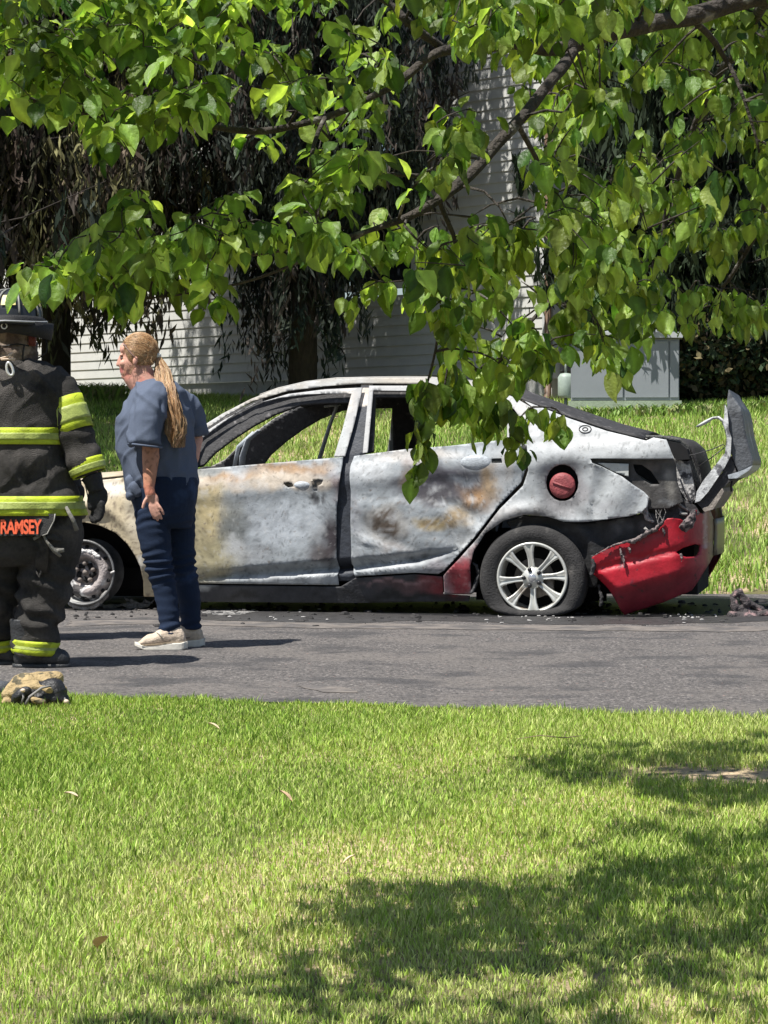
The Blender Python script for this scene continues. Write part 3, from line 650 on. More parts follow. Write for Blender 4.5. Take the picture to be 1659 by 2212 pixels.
panel('rear_lower_panel', [(1090, 1128), (1133, 1114), (1182, 1118), (1218, 1129), (1271, 1129), (1360, 1117), (1390, 1106), (1410, 1110), (1430, 1130), (1420, 1150), (1330, 1182), (1300, 1215), (1285, 1270), (1262, 1270), (1255, 1225), (1235, 1190), (1205, 1165), (1170, 1150), (1140, 1143), (1105, 1150)], M_burn2, c_low, wf=lambda u, z: side_w(u, z)+.07)
# fuel filler
uf, zf = D2S(1214, 1043); uf2, zf2 = D2S(1214, 1049); wf_ = side_w(uf, zf)
mb = MB(); mb.lathe([(.118, 0), (.11, .05), (.10, .07), (.001, .07)], 32, 'y', Vector((uf, wf_+.018, zf))+OFF); mb.build('fuel_filler_cup', M_black, car)
mb = MB(); mb.lathe([(.079, .05), (.081, 0), (.076, -.012), (.05, -.018), (.001, -.018)], 32, 'y', Vector((uf2, wf_+.022, zf2))+OFF); mb.box(Vector((uf2, wf_+.003, zf2))+OFF, (.062, .006, .006), M=Matrix.Rotation(R(20), 3, 'Y')); mb.build('fuel_cap', mat('burned_red_plastic', (.26, .055, .06), .6, 22, .35, .3, 90), car, label='dull red round fuel cap')
# door handle remains
uh, zh = D2S(1028, 999)
mb = MB(); mb.sphere(Vector((uh, side_w(uh, zh)+.006, zh))+OFF, (.10, .022, .047), 24, 12); mb.build('door_handle', mat('burned_handle_steel', (.38, .41, .44), .5, 30, .3, .2, 90), car)
uh, zh = D2S(652, 1048)
mb = MB(); mb.sphere(Vector((uh, side_w(uh, zh)+.012, zh))+OFF, (.060, .020, .026), 24, 12); mb.build('door_handle', mat('burned_handle_steel'), car)
mb = MB()
for ring, (rx, ry) in enumerate(((13, 8), (5.5, 3.6))):
    ps = []
    for a in range(25):
        u, z = D2S(1264+rx*math.cos(a*math.pi/12), 927+ry*math.sin(a*math.pi/12)); ps.append(Vector((u, side_w(u, z)+dent(u, z)-.001, z))+OFF)
    mb.tube(ps, .0035, 6, False)
mb.build('scorch_ring', M_char, car)

# roof skin and rear window frame spanning the car
def span(name, pts, m, crown, inset=0., n=14, colf=None, th=.012, drop=0.):
    V = []; K = []
    for (dx, dy) in pts:
        u, z = D2S(dx, dy); w0 = side_w(u, z)+.012+inset
        for k in range(n+1):
            s = k/n; w = w0+(CW-2*w0)*s; c = 4*s*(1-s)
            V.append(Vector((u, w, z-drop+crown*c+.006*noise.noise(Vector((u*4, w*4, 0)))))+OFF); K.append(colf(dx, dy) if colf else (.1, .1, .1))
    F = [(i*(n+1)+k, i*(n+1)+k+1, (i+1)*(n+1)+k+1, (i+1)*(n+1)+k) for i in range(len(pts)-1) for k in range(n)]
    o = mobj(name, V, F, m, car); 
    if colf: setcol(o.data, np.array(K, np.float32))
    s = o.modifiers.new('t', 'SOLIDIFY'); s.thickness = th; s.offset = 0; return o
span('roof', [(560, 853), (600, 839), (660, 825), (720, 818), (800, 816), (900, 816), (980, 821), (1040, 831), (1097, 850)], M_burn, .018, colf=c_rail)
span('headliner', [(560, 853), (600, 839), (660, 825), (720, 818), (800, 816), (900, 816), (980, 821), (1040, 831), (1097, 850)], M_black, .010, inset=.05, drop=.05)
span('rear_window_panel', [(1097, 851), (1160, 874), (1230, 900), (1311, 927), (1360, 940), (1390, 948)], M_char, .045)
span('trunk_gutter', [(1390, 946), (1430, 946), (1470, 954), (1487, 970), (1500, 1010), (1508, 1050), (1515, 1085)], M_char, .012, th=.02, inset=.25)
# cowl, hood, nose
span('hood', [(-40, 1058), (20, 1050), (100, 1043), (200, 1035), (300, 1024)], M_burn, .05, colf=lambda x, y: (.5, .42, .3))
span('dashboard', [(300, 1022), (345, 1010), (420, 1006), (440, 1000), (470, 1003), (480, 1010)], M_char, .0, inset=.03, drop=.03)
un = D2uz(-40, 1100)[0]
mb = MB(); mb.loft([((un-.10)+OFF.x, 0, z, .16, CW*.5-.12) for z in (.18, .3, .5, .68)], 40, 4); mb.build('front_bumper', M_char, car)
# dark interior and underbody
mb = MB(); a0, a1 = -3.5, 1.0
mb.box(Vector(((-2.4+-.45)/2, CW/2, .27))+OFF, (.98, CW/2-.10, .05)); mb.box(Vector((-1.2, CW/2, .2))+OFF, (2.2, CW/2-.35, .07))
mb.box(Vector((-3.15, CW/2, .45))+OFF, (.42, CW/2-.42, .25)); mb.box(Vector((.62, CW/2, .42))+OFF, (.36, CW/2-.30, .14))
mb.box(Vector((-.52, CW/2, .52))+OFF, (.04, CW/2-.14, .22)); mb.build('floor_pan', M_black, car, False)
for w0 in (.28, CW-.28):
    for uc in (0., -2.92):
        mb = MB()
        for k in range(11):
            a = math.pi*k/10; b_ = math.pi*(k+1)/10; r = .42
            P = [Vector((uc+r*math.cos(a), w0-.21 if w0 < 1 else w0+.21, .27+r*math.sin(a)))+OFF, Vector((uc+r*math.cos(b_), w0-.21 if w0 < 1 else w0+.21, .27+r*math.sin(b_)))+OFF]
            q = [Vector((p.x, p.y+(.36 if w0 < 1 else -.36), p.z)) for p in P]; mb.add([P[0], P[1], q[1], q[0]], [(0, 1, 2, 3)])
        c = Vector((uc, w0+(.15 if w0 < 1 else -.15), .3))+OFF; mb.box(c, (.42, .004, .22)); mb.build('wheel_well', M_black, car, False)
# far window channel, seat frames, steering wheel, side trim seen through the windows
def fp(dx, dy, w):
    u, z = D2uz(dx, dy, w); return Vector((u, w, z))+OFF
mb = MB(); mb.tube([fp(728, 876, 1.35), fp(712, 920, 1.5), fp(690, 992, 1.62)], [.012, .014, .016], 8); mb.tube([fp(735, 874, 1.35), fp(700, 878, 1.35)], .008, 6); mb.build('window_channel', mat('burned_handle_steel'), car)
mb = MB(); mb.tube([fp(560, 930, .95), fp(536, 950, 1.0), fp(524, 985, 1.05), fp(522, 1020, 1.1)], [.02, .022, .024, .024], 8, flat=.5); mb.tube([fp(548, 935, 1.0), fp(515, 965, 1.05), fp(506, 1010, 1.1)], .014, 8); mb.build('steering_column_cover', mat('burned_handle_steel'), car)
mb = MB()
for sx in (-1.35, -.45):
    for wc in (.5, 1.32):
        for dw in (-.2, .2): mb.tube([Vector((sx-.45, wc+dw, .45))+OFF, Vector((sx, wc+dw, .42))+OFF, Vector((sx+.12, wc+dw*.9, .9))+OFF], .014, 6)
        for k in range(5): zz = .48+.09*k; mb.tube([Vector((sx+.01+.024*k, wc-.19, zz))+OFF, Vector((sx+.01+.024*k, wc+.19, zz))+OFF], .006, 5)
mb.split('seat_frame', M_char, car)
# rear end: burnt white shelf, trunk opening, loose metal
def rbox(name, pts, w0, w1, m, colf=None):
    if w1 > 1.4: w1 -= .25
    n = len(pts); V = [fp(x, y, w0) for x, y in pts]; V += [Vector((v.x, v.y+(w1-w0), v.z)) for v in V]
    F = [tuple(range(n))[::-1], tuple(range(n, 2*n))]+[(i, (i+1) % n, (i+1) % n+n, i+n) for i in range(n)]
    o = mobj(name, V, F, m, car, False)
    return o
rbox('rear_body_panel', [(1447, 1000), (1462, 994), (1489, 996), (1493, 1020), (1499, 1050), (1502, 1078), (1490, 1092), (1470, 1060), (1455, 1030)], .16, 1.6, mat('rear_ash_panel', (.42, .41, .40), .8, 30, .4, .5, 60, spots=[(SOOT, 14, .50, .56)]))
rbox('trunk_cavity', [(1440, 952), (1470, 958), (1484, 970), (1490, 992), (1458, 994)], .10, 1.7, M_black)
rbox('rear_crossmember', [(1380, 1100), (1440, 1085), (1470, 1075), (1500, 1092), (1512, 1108), (1490, 1130), (1440, 1145), (1390, 1150)], .10, 1.7, M_char)
mb = MB(); rr = random.Random(5)
mb.tube([fp(1396, 943, .14), fp(1430, 945, .2), fp(1468, 952, .25), fp(1484, 966, .28), fp(1494, 990, .3), fp(1505, 1030, .3), fp(1511, 1060, .3), fp(1512, 1085, .3)], [.01, .014, .016, .016, .016, .014, .014, .012], 8)
mb.tube([fp(1484, 968, .26), fp(1488, 990, .26), fp(1497, 1020, .26), fp(1506, 1052, .26)], .008, 6)
mb.tube([fp(1508, 1010, .3), fp(1514, 1035, .3), fp(1513, 1060, .3)], .007, 6)
mb.build('trunk_seal_strip', mat('burned_seal', (.10, .10, .095), .9, 30, .5, .6, 60), car)
mb = MB()
mb.tube([fp(1398, 1072, .03), fp(1392, 1098, .03), fp(1398, 1120, .04), fp(1412, 1128, .04)], [.018, .022, .018, .01], 7, flat=.4)
mb.tube([fp(1452, 1078, .10), fp(1470, 1092, .10), fp(1487, 1104, .10)], [.018, .020, .012], 7, flat=.5); mb.tube([fp(1468, 1108, .09), fp(1485, 1112, .09)], .012, 7)
mb.tube([fp(1471, 1035, .1), fp(1480, 1060, .1), fp(1490, 1082, .1)], .010, 6)
mb.tube([fp(1392, 1140, .02), fp(1402, 1150, .02), fp(1410, 1146, .02)], .01, 6)
for k in range(7):
    x0, y0 = rr.uniform(1395, 1430), rr.uniform(1062, 1085); mb.tube([fp(x0, y0, .05), fp(x0+rr.uniform(-5, 12), y0+30, .05), fp(x0+rr.uniform(-5, 20), y0+62, .05)], .0022, 4, False)
mb.build('melted_wiring', mat('ashy_scrap', (.26, .25, .24), .85, 40, .6, .8, 90), car)
# trunk lid: bent sheet standing up at the back
M_lid = mat('trunk_lid_steel', (.075, .08, .088), .5, 7, .45, .3, 60, spots=[((.26, .27, .28), 5, .58, .76), ((.03, .03, .032), 9, .56, .70)])
def sheet(name, rows, wa, wb, m, n=16, bow=.0, th=.018, parent=None):
    """rows of D points (left,right) going down; lofted between two lateral depths"""
    V = []; nr = len(rows)
    for (x, y) in rows:
        for k in range(n+1):
            s = k/n; w = wa+(wb-wa)*s; u, z = D2uz(x, y, wa); V.append(Vector((u+bow*math.sin(s*math.pi)+.01*noise.noise(Vector((x*.03, s*3, 0))), w, z+.01*noise.noise(Vector((x*.02, s*4, 7)))))+OFF)
    F = [(i*(n+1)+k, i*(n+1)+k+1, (i+1)*(n+1)+k+1, (i+1)*(n+1)+k) for i in range(nr-1) for k in range(n)]
    o = mobj(name, V, F, m, parent or car); s = o.modifiers.new('t', 'SOLIDIFY'); s.thickness = th; s.offset = 0; return o
lid = rbox('trunk_lid', [(1574, 839), (1583, 856), (1601, 881), (1607, 908), (1611, 938), (1621, 975), (1627, 996), (1626, 1006), (1606, 1016), (1596, 1022), (1585, 1000), (1578, 975), (1574, 940), (1571, 900), (1570, 868)], .12, 1.62, M_lid)
lid['label'] = 'crumpled grey trunk lid standing upright'
bv = lid.modifiers.new('b', 'BEVEL'); bv.width = .012; bv.segments = 2; bv.limit_method = 'NONE'
M_lw = mat('trunk_lid_ash', (.52, .53, .53), .7, 18, .4, .3, 60, spots=[((.12, .12, .13), 16, .55, .62)])
o = rbox('trunk_lid_flange', [(1571, 885), (1575, 930), (1580, 946), (1578, 985), (1565, 1010), (1545, 1040), (1530, 1062), (1512, 1082), (1501, 1086), (1505, 1062), (1518, 1040), (1545, 1005), (1566, 978), (1568, 960), (1571, 935), (1563, 915), (1566, 873)], .09, .16, M_lw)
o = rbox('trunk_lid_arm', [(1585, 1000), (1594, 1031), (1576, 1040), (1556, 1059), (1530, 1098), (1516, 1098), (1503, 1085), (1530, 1062), (1560, 1020), (1578, 985)], .12, 1.5, M_char)
rbox('trunk_lid_lip', [(1592, 1020), (1606, 1015), (1626, 1005), (1618, 1016), (1592, 1033), (1574, 1034), (1572, 1026)], .11, 1.4, mat('burned_handle_steel'))
rbox('trunk_lid_edge', [(1516, 1098), (1530, 1094), (1560, 1054), (1564, 1062), (1552, 1082), (1540, 1100), (1522, 1106)], .11, 1.3, mat('ashy_brown', (.25, .22, .19), .8, 20, .4, .4, 60))
mb = MB(); mb.tube([fp(x, y, .2) for x, y in ((1504, 922), (1515, 917), (1526, 911), (1540, 903), (1552, 902), (1562, 909), (1568, 925), (1573, 946), (1580, 962))], [.008, .017, .020, .014, .016, .018, .018, .018, .014], 10, flat=.55); mb.build('trunk_hinge', M_lw, car)
mb = MB(); mb.tube([fp(1457, 989, .13), fp(1500, 982, .15), fp(1540, 970, .18), fp(1562, 960, .2), fp(1568, 965, .2)], .0035, 5); mb.tube([fp(1508, 1008, .3), fp(1535, 990, .28), fp(1566, 966, .2)], .0035, 5); mb.tube([fp(1583, 1032, .3), fp(1579, 1050, .3), fp(1580, 1062, .3)], .006, 5); mb.build('torsion_wire', M_char, car)

# rear bumper hanging down
def bump_w(u, z):
    x, y = uwz2D(u, 0, z); w = -.04
    t = (x-1445)/90.0
    if t > 0: w += .42*(1-math.sqrt(max(0, 1-min(t, .999)**2)))+.10*t*t
    # ledge crease and lower fold
    yl = 1222-(x-1330)*.235
    w += .014*sst(-16, -2, y-yl)-.019*sst(-2, 9, y-yl)
    yf = 1266+ (x-1330)*-.28 if x > 1335 else 1266-(1335-x)*1.15
    yf2 = 1270-(x-1335)*.27 if x > 1335 else 1270-(1335-x)*.9
    if y > yf2: w += .0045*(y-yf2)*.55
    w += .006*noise.noise(Vector((u*6, z*6, 1)))
    return w
def c_bump(x, y):
    c = Vector((.36, .010, .022)).lerp(Vector((.20, .022, .035)), sst(-18, 24, y-(1270-(x-1335)*.27)))  # darker red below the fold paints the shade of down-facing faces
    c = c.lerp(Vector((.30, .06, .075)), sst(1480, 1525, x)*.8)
    c = blend(c, [(1300, 1195, 26, 9, (.16, .05, .06), .6, .2), (1400, 1155, 40, 10, (.24, .05, .06), .6, .2), (1320, 1310, 60, 24, (.26, .03, .04), .5, .2), (1340, 1205, 6, 22, (.05, .04, .045), .9, .4), (1365, 1252, 3, 12, (.06, .03, .05), .8, .4), (1400, 1205, 90, 4, (.30, .09, .10), .5, .2)], x, y)  # the long thin pink spot is a highlight painted along the ledge
    c = c.lerp(Vector((.20, .17, .10)), sst(1525, 1533, x)*.9)  # olive reflection at the rear corner, painted over the red
    if 1518 < x < 1529 and y < 1185: c = c.lerp(Vector((.48, .44, .40)), .6)
    return c
M_red = mat('red_bumper_paint', rough=.48, nscale=9, namt=.28, attr=True, bump=.12, bscale=40, spec=.4, spots=[((.10, .03, .035), 26, .64, .70)])
def D2B(x, y): return D2uz(x if x < 1490 else 1490+(x-1490)*.55, y, -.04)
bp = [(1279, 1203), (1300, 1190), (1323, 1177), (1338, 1172), (1352, 1169), (1370, 1166), (1382, 1158), (1398, 1150), (1412, 1144), (1424, 1136), (1433, 1128), (1441, 1120), (1455, 1119), (1469, 1122), (1478, 1128), (1492, 1122), (1502, 1110), (1509, 1102), (1520, 1106), (1534, 1112), (1545, 1100), (1556, 1104), (1566, 1124), (1568, 1156), (1566, 1205), (1556, 1220), (1542, 1232), (1516, 1258), (1489, 1280), (1430, 1303), (1380, 1320), (1344, 1332), (1337, 1320), (1331, 1306), (1320, 1285), (1307, 1266), (1290, 1250), (1279, 1241)]
slit = [(1459, 1193), (1475, 1184), (1490, 1179), (1508, 1177), (1526, 1181), (1524, 1192), (1517, 1202), (1500, 1204), (1482, 1204), (1468, 1199)]
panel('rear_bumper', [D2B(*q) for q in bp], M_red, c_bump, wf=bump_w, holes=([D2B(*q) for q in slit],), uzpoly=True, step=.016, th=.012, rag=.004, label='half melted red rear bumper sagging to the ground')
# rear face of the bumper, almost edge on; olive reflection set as its colour
eb = [(1566, 1124), (1568, 1140), (1568, 1156), (1567, 1180), (1566, 1205)]
V = []; 
for (x, y) in eb:
    u, z = D2B(x, y); w0 = bump_w(u, z)
    for k in range(9): s = k/8; V.append(Vector((u+.02*math.sin(s*math.pi), w0+(CW-2*w0)*s, z))+OFF)
F = [(i*9+k, i*9+k+1, (i+1)*9+k+1, (i+1)*9+k) for i in range(len(eb)-1) for k in range(8)]
o = mobj('bumper_rear_face', V, F, mat('bumper_back_olive_reflection', (.13, .115, .075), .4, 9, .25), car); o.modifiers.new('t', 'SOLIDIFY').thickness = .01
# charred melted lip along its torn top edge
mb = MB(); pp = []; rad = []
for i, (x, y) in enumerate([(1279, 1203), (1323, 1179), (1352, 1170), (1368, 1170), (1385, 1160), (1402, 1150), (1418, 1143), (1432, 1128), (1436, 1118)]):
    u, z = D2B(x, y); pp.append(Vector((u, -.062, z))+OFF); rad.append([.006, .008, .012, .026, .022, .024, .022, .016, .006][i])
mb.tube(pp, rad, 9, True, .6)
pp = []; 
for i, (x, y) in enumerate([(1509, 1100), (1500, 1118), (1488, 1132), (1478, 1140), (1466, 1138)]):
    u, z = D2B(x, y); pp.append(Vector((u, -.06, z))+OFF)
mb.tube(pp, [.012, .03, .042, .036, .012], 9, True, .55)
for x, y, l in ((1340, 1185, 26), (1346, 1200, 30), (1358, 1182, 14), (1432, 1140, 22), (1470, 1196, 18)):
    u, z = D2B(x, y); u2, z2 = D2B(x+3, y+l); mb.tube([Vector((u, -.058, z))+OFF, Vector(((u+u2)/2+.006, -.064, (z+z2)/2))+OFF, Vector((u2, -.056, z2))+OFF], [.012, .016, .004], 7, True, .5)
def lumpy(p): return .006*noise.noise(p*40)+.004*noise.noise(p*90)
mb.remesh('melted_edge', mat('melted_plastic', (.20, .16, .155), .7, 40, .45, .6, 120, spots=[((.04, .035, .037), 30, .5, .56)]), car, .005, 1, lumpy)
mb = MB(); mb.tube([fp(1279, 1200, -.03), fp(1283, 1222, -.03), fp(1278, 1244, -.03)], [.012, .018, .012], 7); mb.remesh('splash_guard', M_char, car, .006, 1, lumpy); mb = MB(); mb.tube([fp(1292, 1262, .1), fp(1300, 1290, .1), fp(1298, 1310, .1)], .012, 6); mb.remesh('hanging_scrap', M_char, car, .006, 1, lumpy)
mb = MB(); mb.tube([fp(1020, 1216, .02), fp(1030, 1222, .02), fp(1034, 1240, .03), fp(1026, 1265, .03), fp(1018, 1282, .02)], [.012, .018, .02, .024, .014], 7, True, .6); mb.remesh('splash_guard', M_char, car, .006, 1, lumpy)

# wheels
M_tyre = mat('scorched_tyre', (.030, .029, .029), .9, 12, .4, .4, 90, spots=[((.09, .085, .08), 7, .58, .74)])
M_alloy = mat('silver_alloy', (.62, .62, .58), .34, 20, .12, .05, 90, metal=.35, spots=[((.30, .24, .18), 6, .58, .70)])
def tyre_wheel(uc, w, zc, side=1):
    t = bpy.data.objects.new('wheel', None); C.objects.link(t); t.parent = car; t.location = Vector((uc, w, zc))+OFF
    t.empty_display_size = .1
    if side < 0: t.rotation_euler = (0, 0, math.pi)
    mb = MB(); Rt = .337
    mb.lathe([(.222, .04), (.226, .012), (.245, -.006), (.285, -.014), (.315, -.006), (.330, .010), (Rt, .035), (Rt, .18), (.325, .2), (.28, .21), (.22, .19)], 96)
    V = [Vector(v) for v in mb.v]; out = []
    for v in V:                                   # deflated: the bottom spreads on the road
        fl = zc-.004
        if v.z < -fl*.72:
            k = (-v.z-fl*.72)/(Rt-fl*.72); nzv = -fl*.72-(fl*.28)*min(1, k*1.25)
            v = Vector((v.x*(1+.05*k), v.y+(-.030*math.sin(min(k, 1)*2.4) if v.y < .06 else .02*k), max(nzv, -fl)))
        out.append(v+Vector((0, 0, 0)))
    mb.v = out; mb.build('tyre', M_tyre, t)
    mb = MB(); rz_ = .004; cc = (0, 0, .006)
    mb.lathe([(.222, .03), (.2225, -.006), (.216, -.012), (.206, -.008), (.200, .02), (.195, .10), (.19, .17)], 72, 'y', cc)
    # eight hollowed spokes, each a pair of raised rails round a groove
    for k in range(8):
        a = R(4+k*45+[0, -3, 2, -2, 3, 0, -2, 2][k]); ca, sa = math.cos(a), math.sin(a)
        rows = []
        for r, hw_, y in ((.040, .021, .012), (.075, .0175, .010), (.115, .0165, .006), (.155, .021, .000), (.185, .029, -.006), (.209, .040, -.006)):
            for s, dy in ((-1, .030), (-1, .0), (-.55, -.003), (0, .014), (.55, -.003), (1, .0), (1, .030)):
                p = Vector((r*ca-s*hw_*sa, y+dy, r*sa+s*hw_*ca)); rows.append(p+Vector(cc))
        mb.add(rows, [(i*7+j, i*7+j+1, (i+1)*7+j+1, (i+1)*7+j) for i in range(5) for j in range(6)])
    mb.lathe([(.0, -.006), (.030, -.006), (.036, .0), (.062, .008), (.070, .022), (.06, .04)], 40, 'y', cc)
    mb.build('rim', M_alloy, t)
    mb = MB()
    for k in range(5):
        a = R(100+k*72+8); mb.lathe([(.001, -.012), (.010, -.012), (.0135, -.006), (.0135, .03)], 12, 'y', (.053*math.cos(a), -.002, .053*math.sin(a)+.006))
    mb.split('lug_nut', mat('lug_nut_steel', (.03, .03, .032), .35, 10, .2, metal=.3), t)
    mb = MB(); mb.lathe([(.0, -.012), (.020, -.011), (.026, -.006), (.026, .01)], 24, 'y', cc); mb.build('centre_cap', mat('cap_chrome', (.6, .6, .62), .2, 10, .1, metal=.7), t)
    mb = MB(); mb.lathe([(.001, .075), (.06, .075), (.065, .09), (.125, .09), (.127, .102), (.06, .102)], 40, 'y'); mb.box((.09, .085, -.05), (.035, .03, .055)); mb.build('brake_disc', mat('brake_steel', (.20, .18, .165), .55, 12, .4, metal=.3), t)
    mb = MB(); mb.lathe([(.001, .16), (.2, .16), (.21, .17)], 32, 'y'); mb.build('brake_shield', M_black, t)
    return t
tyre_wheel(0.0, -.005, .238); tyre_wheel(0.0, CW+.005, .238, -1)
def bare_wheel(uc, w, zc, side=1):
    t = bpy.data.objects.new('wheel', None); C.objects.link(t); t.parent = car; t.location = Vector((uc, w, zc))+OFF
    if side < 0: t.rotation_euler = (0, 0, math.pi)
    mb = MB(); mb.lathe([(.205, .03), (.214, .0), (.213, -.006), (.205, -.010), (.199, -.004), (.196, .02), (.190, .05), (.186, .12), (.19, .17), (.205, .19), (.214, .2)], 72)
    mb.build('rim_flange', mat('scorched_rim', (.15, .15, .15), .5, 9, .45, .2, 80, metal=.3, spots=[((.45, .45, .43), 5, .60, .70)]), t)
    mb = MB(); mb.lathe([(.188, .075), (.170, .055), (.158, .035), (.148, .020), (.130, .010), (.112, .012), (.098, .030), (.088, .060), (.080, .075), (.045, .078), (.040, .06), (.0, .058)], 72)
    mb.build('wheel_disc', mat('ash_coated_steel', (.33, .29, .28), .85, 12, .4, .5, 80, spots=[((.62, .61, .60), 7, .56, .62), ((.06, .055, .055), 8, .60, .66)]), t)
    mb = MB()
    for k in range(14):
        a = R(k*25.7+8); mb.lathe([(.001, .020), (.012, .020), (.0125, .03)], 14, 'y', (.166*math.cos(a), .012, .166*math.sin(a)))
    for k in range(5):
        a = R(90+k*72); mb.box((.047*math.cos(a+.6), .066, .047*math.sin(a+.6)), (.014, .012, .020), M=Matrix.Rotation(-a, 3, 'Y'))
    mb.split('vent_hole', M_black, t)
    mb = MB()
    for k in range(5):
        a = R(90+k*72); mb.lathe([(.001, .02), (.011, .022), (.013, .03), (.013, .07)], 12, 'y', (.058*math.cos(a), 0, .058*math.sin(a)))
    mb.lathe([(.001, .03), (.014, .032), (.018, .045), (.018, .07)], 14, 'y', (0, 0, 0)); mb.split('lug_nut', mat('rusty_nut', (.20, .17, .15), .8, 20, .4), t)
    mb = MB(); rr = random.Random(9)
    for k in range(15):
        a = R(48+k*5); mb.sphere((.142*math.cos(a), .012, .142*math.sin(a)), (rr.uniform(.012, .02), .008, rr.uniform(.010, .017)), 8, 6)
    mb.remesh('ash_crust', mat('white_ash', (.72, .70, .68), .95, 40, .2, .5, 120), t, .004, 1, lumpy)
    mb = MB(); mb.tube([(.19, -.01, .0), (.215, -.02, .01)], .007, 8); mb.build('valve_stem', mat('white_ash'), t)
    mb = MB(); mb.tube([(.18*math.cos(R(a)), .03, -.005+.225*math.sin(R(a))) for a in range(-150, -25, 10)], [.012+.012*abs(math.sin(a*1.3)) for a in range(13)], 7); mb.remesh('tyre_wire_residue', mat('ashy_scrap'), t, .006, 1, lumpy)
    return t
bare_wheel(-2.92, -.0, .252); bare_wheel(-2.92, CW, .252, -1)
# ------------------------------------------------------------------ people
def skincol(me, f):
    n = len(me.vertices); co = np.empty(n*3, np.float32); me.vertices.foreach_get('co', co); co = co.reshape(-1, 3)
    setcol(me, np.array([f(Vector(c)) for c in co], np.float32))
M_skin = mat('skin', rough=.55, nscale=60, namt=.12, attr=True, bump=.08, bscale=120, spec=.35)
def finger(mb, base, dirs, lens, r0, r1):
    p = Vector(base); n = len(lens)
    for i, (d, l) in enumerate(zip(dirs, lens)):
        q = p+Vector(d).normalized()*l; a = r0+(r1-r0)*i/n; b = r0+(r1-r0)*(i+1)/n
        mb.capsule(p, q, a, b, 10); p = q

# ---- woman. P(x,y,d): D coordinates at her depth plus d metres further away
WS = 422.0; WY = FOC/WS
def wp(x, y, d=0.): return Vector(((x-CX)/WS, d, CAMZ+(HOR-y)/WS))-Vector(((352-CX)/WS, 0, 0))
wom = empty('person', ((352-CX)/WS, WY, 0), 0, label='woman with long blonde ponytail, blue t-shirt and jeans standing beside the burned car', cat='person')
mb = MB()
# head: skull, jaw, face in profile to the left
hc = wp(298, 762); M1 = Matrix.Rotation(R(-14), 3, 'Y')
mb.sphere(hc+Vector((.008, 0, .002)), (.088, .072, .093), 24, 16, M1)
mb.sphere(wp(284, 787), (.062, .058, .072), 20, 14); mb.sphere(wp(277, 803), (.040, .044, .036), 16, 12); mb.sphere(wp(270, 814), (.018, .024, .016), 12, 8)
mb.sphere(wp(271, 755), (.028, .050, .036), 16, 10)                              # forehead
mb.capsule(wp(262, 770), wp(256.5, 786), .010, .012, 10); mb.sphere(wp(256.5, 788), (.013, .012, .010), 10, 8)   # nose
mb.sphere(wp(264, 768, -.024), (.011, .02, .006), 10, 6); mb.sphere(wp(264, 768, .024), (.011, .02, .006), 10, 6)   # brows
mb.sphere(wp(269, 786, -.036), (.022, .018, .018), 10, 8); mb.sphere(wp(269, 786, .036), (.022, .018, .018), 10, 8)  # cheeks
mb.sphere(wp(262.5, 799, 0), (.010, .022, .005), 10, 6); mb.sphere(wp(263.5, 804, 0), (.010, .020, .006), 10, 6)    # lips
mb.capsule(wp(302, 800), wp(325, 850), .062, .075, 20)                               # neck
mb.capsule(wp(285, 815), wp(312, 845), .045, .055, 16)
# torso and legs under the clothes
mb.loft([(wp(345, y).x+dx, .03, wp(345, y).z, rx, ry) for y, dx, rx, ry in ((835, -.02, .07, .10), (870, -.02, .10, .14), (930, -.03, .13, .17), (1000, -.01, .13, .17), (1060, .0, .11, .15), (1090, .0, .10, .13))], 24)
for (a, b, c, sx) in (((330, 1090, -.08), (338, 1220, -.07), (372, 1370, -.08), 0), ((385, 1090, .10), (398, 1225, .11), (412, 1360, .12), 1)):
    mb.capsule(wp(*a), wp(*b), .05, .04, 16); mb.capsule(wp(*b), wp(*c), .036, .032, 14)
# near arm
mb.capsule(wp(333, 880, -.17), wp(333, 962, -.20), .05, .043, 16)
mb.capsule(wp(333, 955, -.20), wp(334, 985, -.205), .044, .044, 16); mb.capsule(wp(334, 985, -.205), wp(331, 1052, -.23), .045, .028, 16)
mb.capsule(wp(331, 1050, -.23), wp(334, 1066, -.235), .027, .026, 14)
# palm turned to the viewer
mb.sphere(wp(339, 1077, -.235), (.031, .013, .040), 16, 10, Matrix.Rotation(R(-18), 3, 'Y'))
dn = lambda a, y=0: (math.sin(R(a)), y, -math.cos(R(a)))
finger(mb, wp(333, 1090, -.238), [dn(14), dn(22, .1), dn(24, .3)], [.030, .022, .017], .0092, .0068)
finger(mb, wp(338.5, 1092, -.238), [dn(20), dn(22, .1), dn(18, .4)], [.034, .024, .018], .0096, .0070)
finger(mb, wp(344, 1091, -.238), [dn(28), dn(26, .15), dn(22, .4)], [.032, .023, .018], .0096, .0070)
finger(mb, wp(348.5, 1086, -.240), [dn(38, -.2), dn(32, .1), dn(18, .3)], [.028, .020, .016], .0086, .0064)
finger(mb, wp(330, 1072, -.240), [dn(-38, -.2), dn(-24, -.1), dn(-12, 0)], [.024, .022, .016], .0108, .0078)
# far arm, elbow behind the shirt
mb.capsule(wp(405, 890, .16), wp(416, 945, .19), .036, .036, 14); mb.capsule(wp(417, 945, .19), wp(412, 985, .14), .038, .034, 14); mb.capsule(wp(412, 985, .14), wp(398, 1040, .10), .036, .026, 14)
mb.sphere(wp(396, 1052, .10), (.03, .02, .04), 10, 8)
for k in range(4): finger(mb, wp(392+k*4, 1062, .08+.012*k), [dn(5), dn(-8, -.2), dn(-15, -.3)], [.03, .02, .016], .009, .007)
finger(mb, wp(388, 1052, .07), [dn(-30, -.2), dn(-15)], [.03, .02], .01, .008)
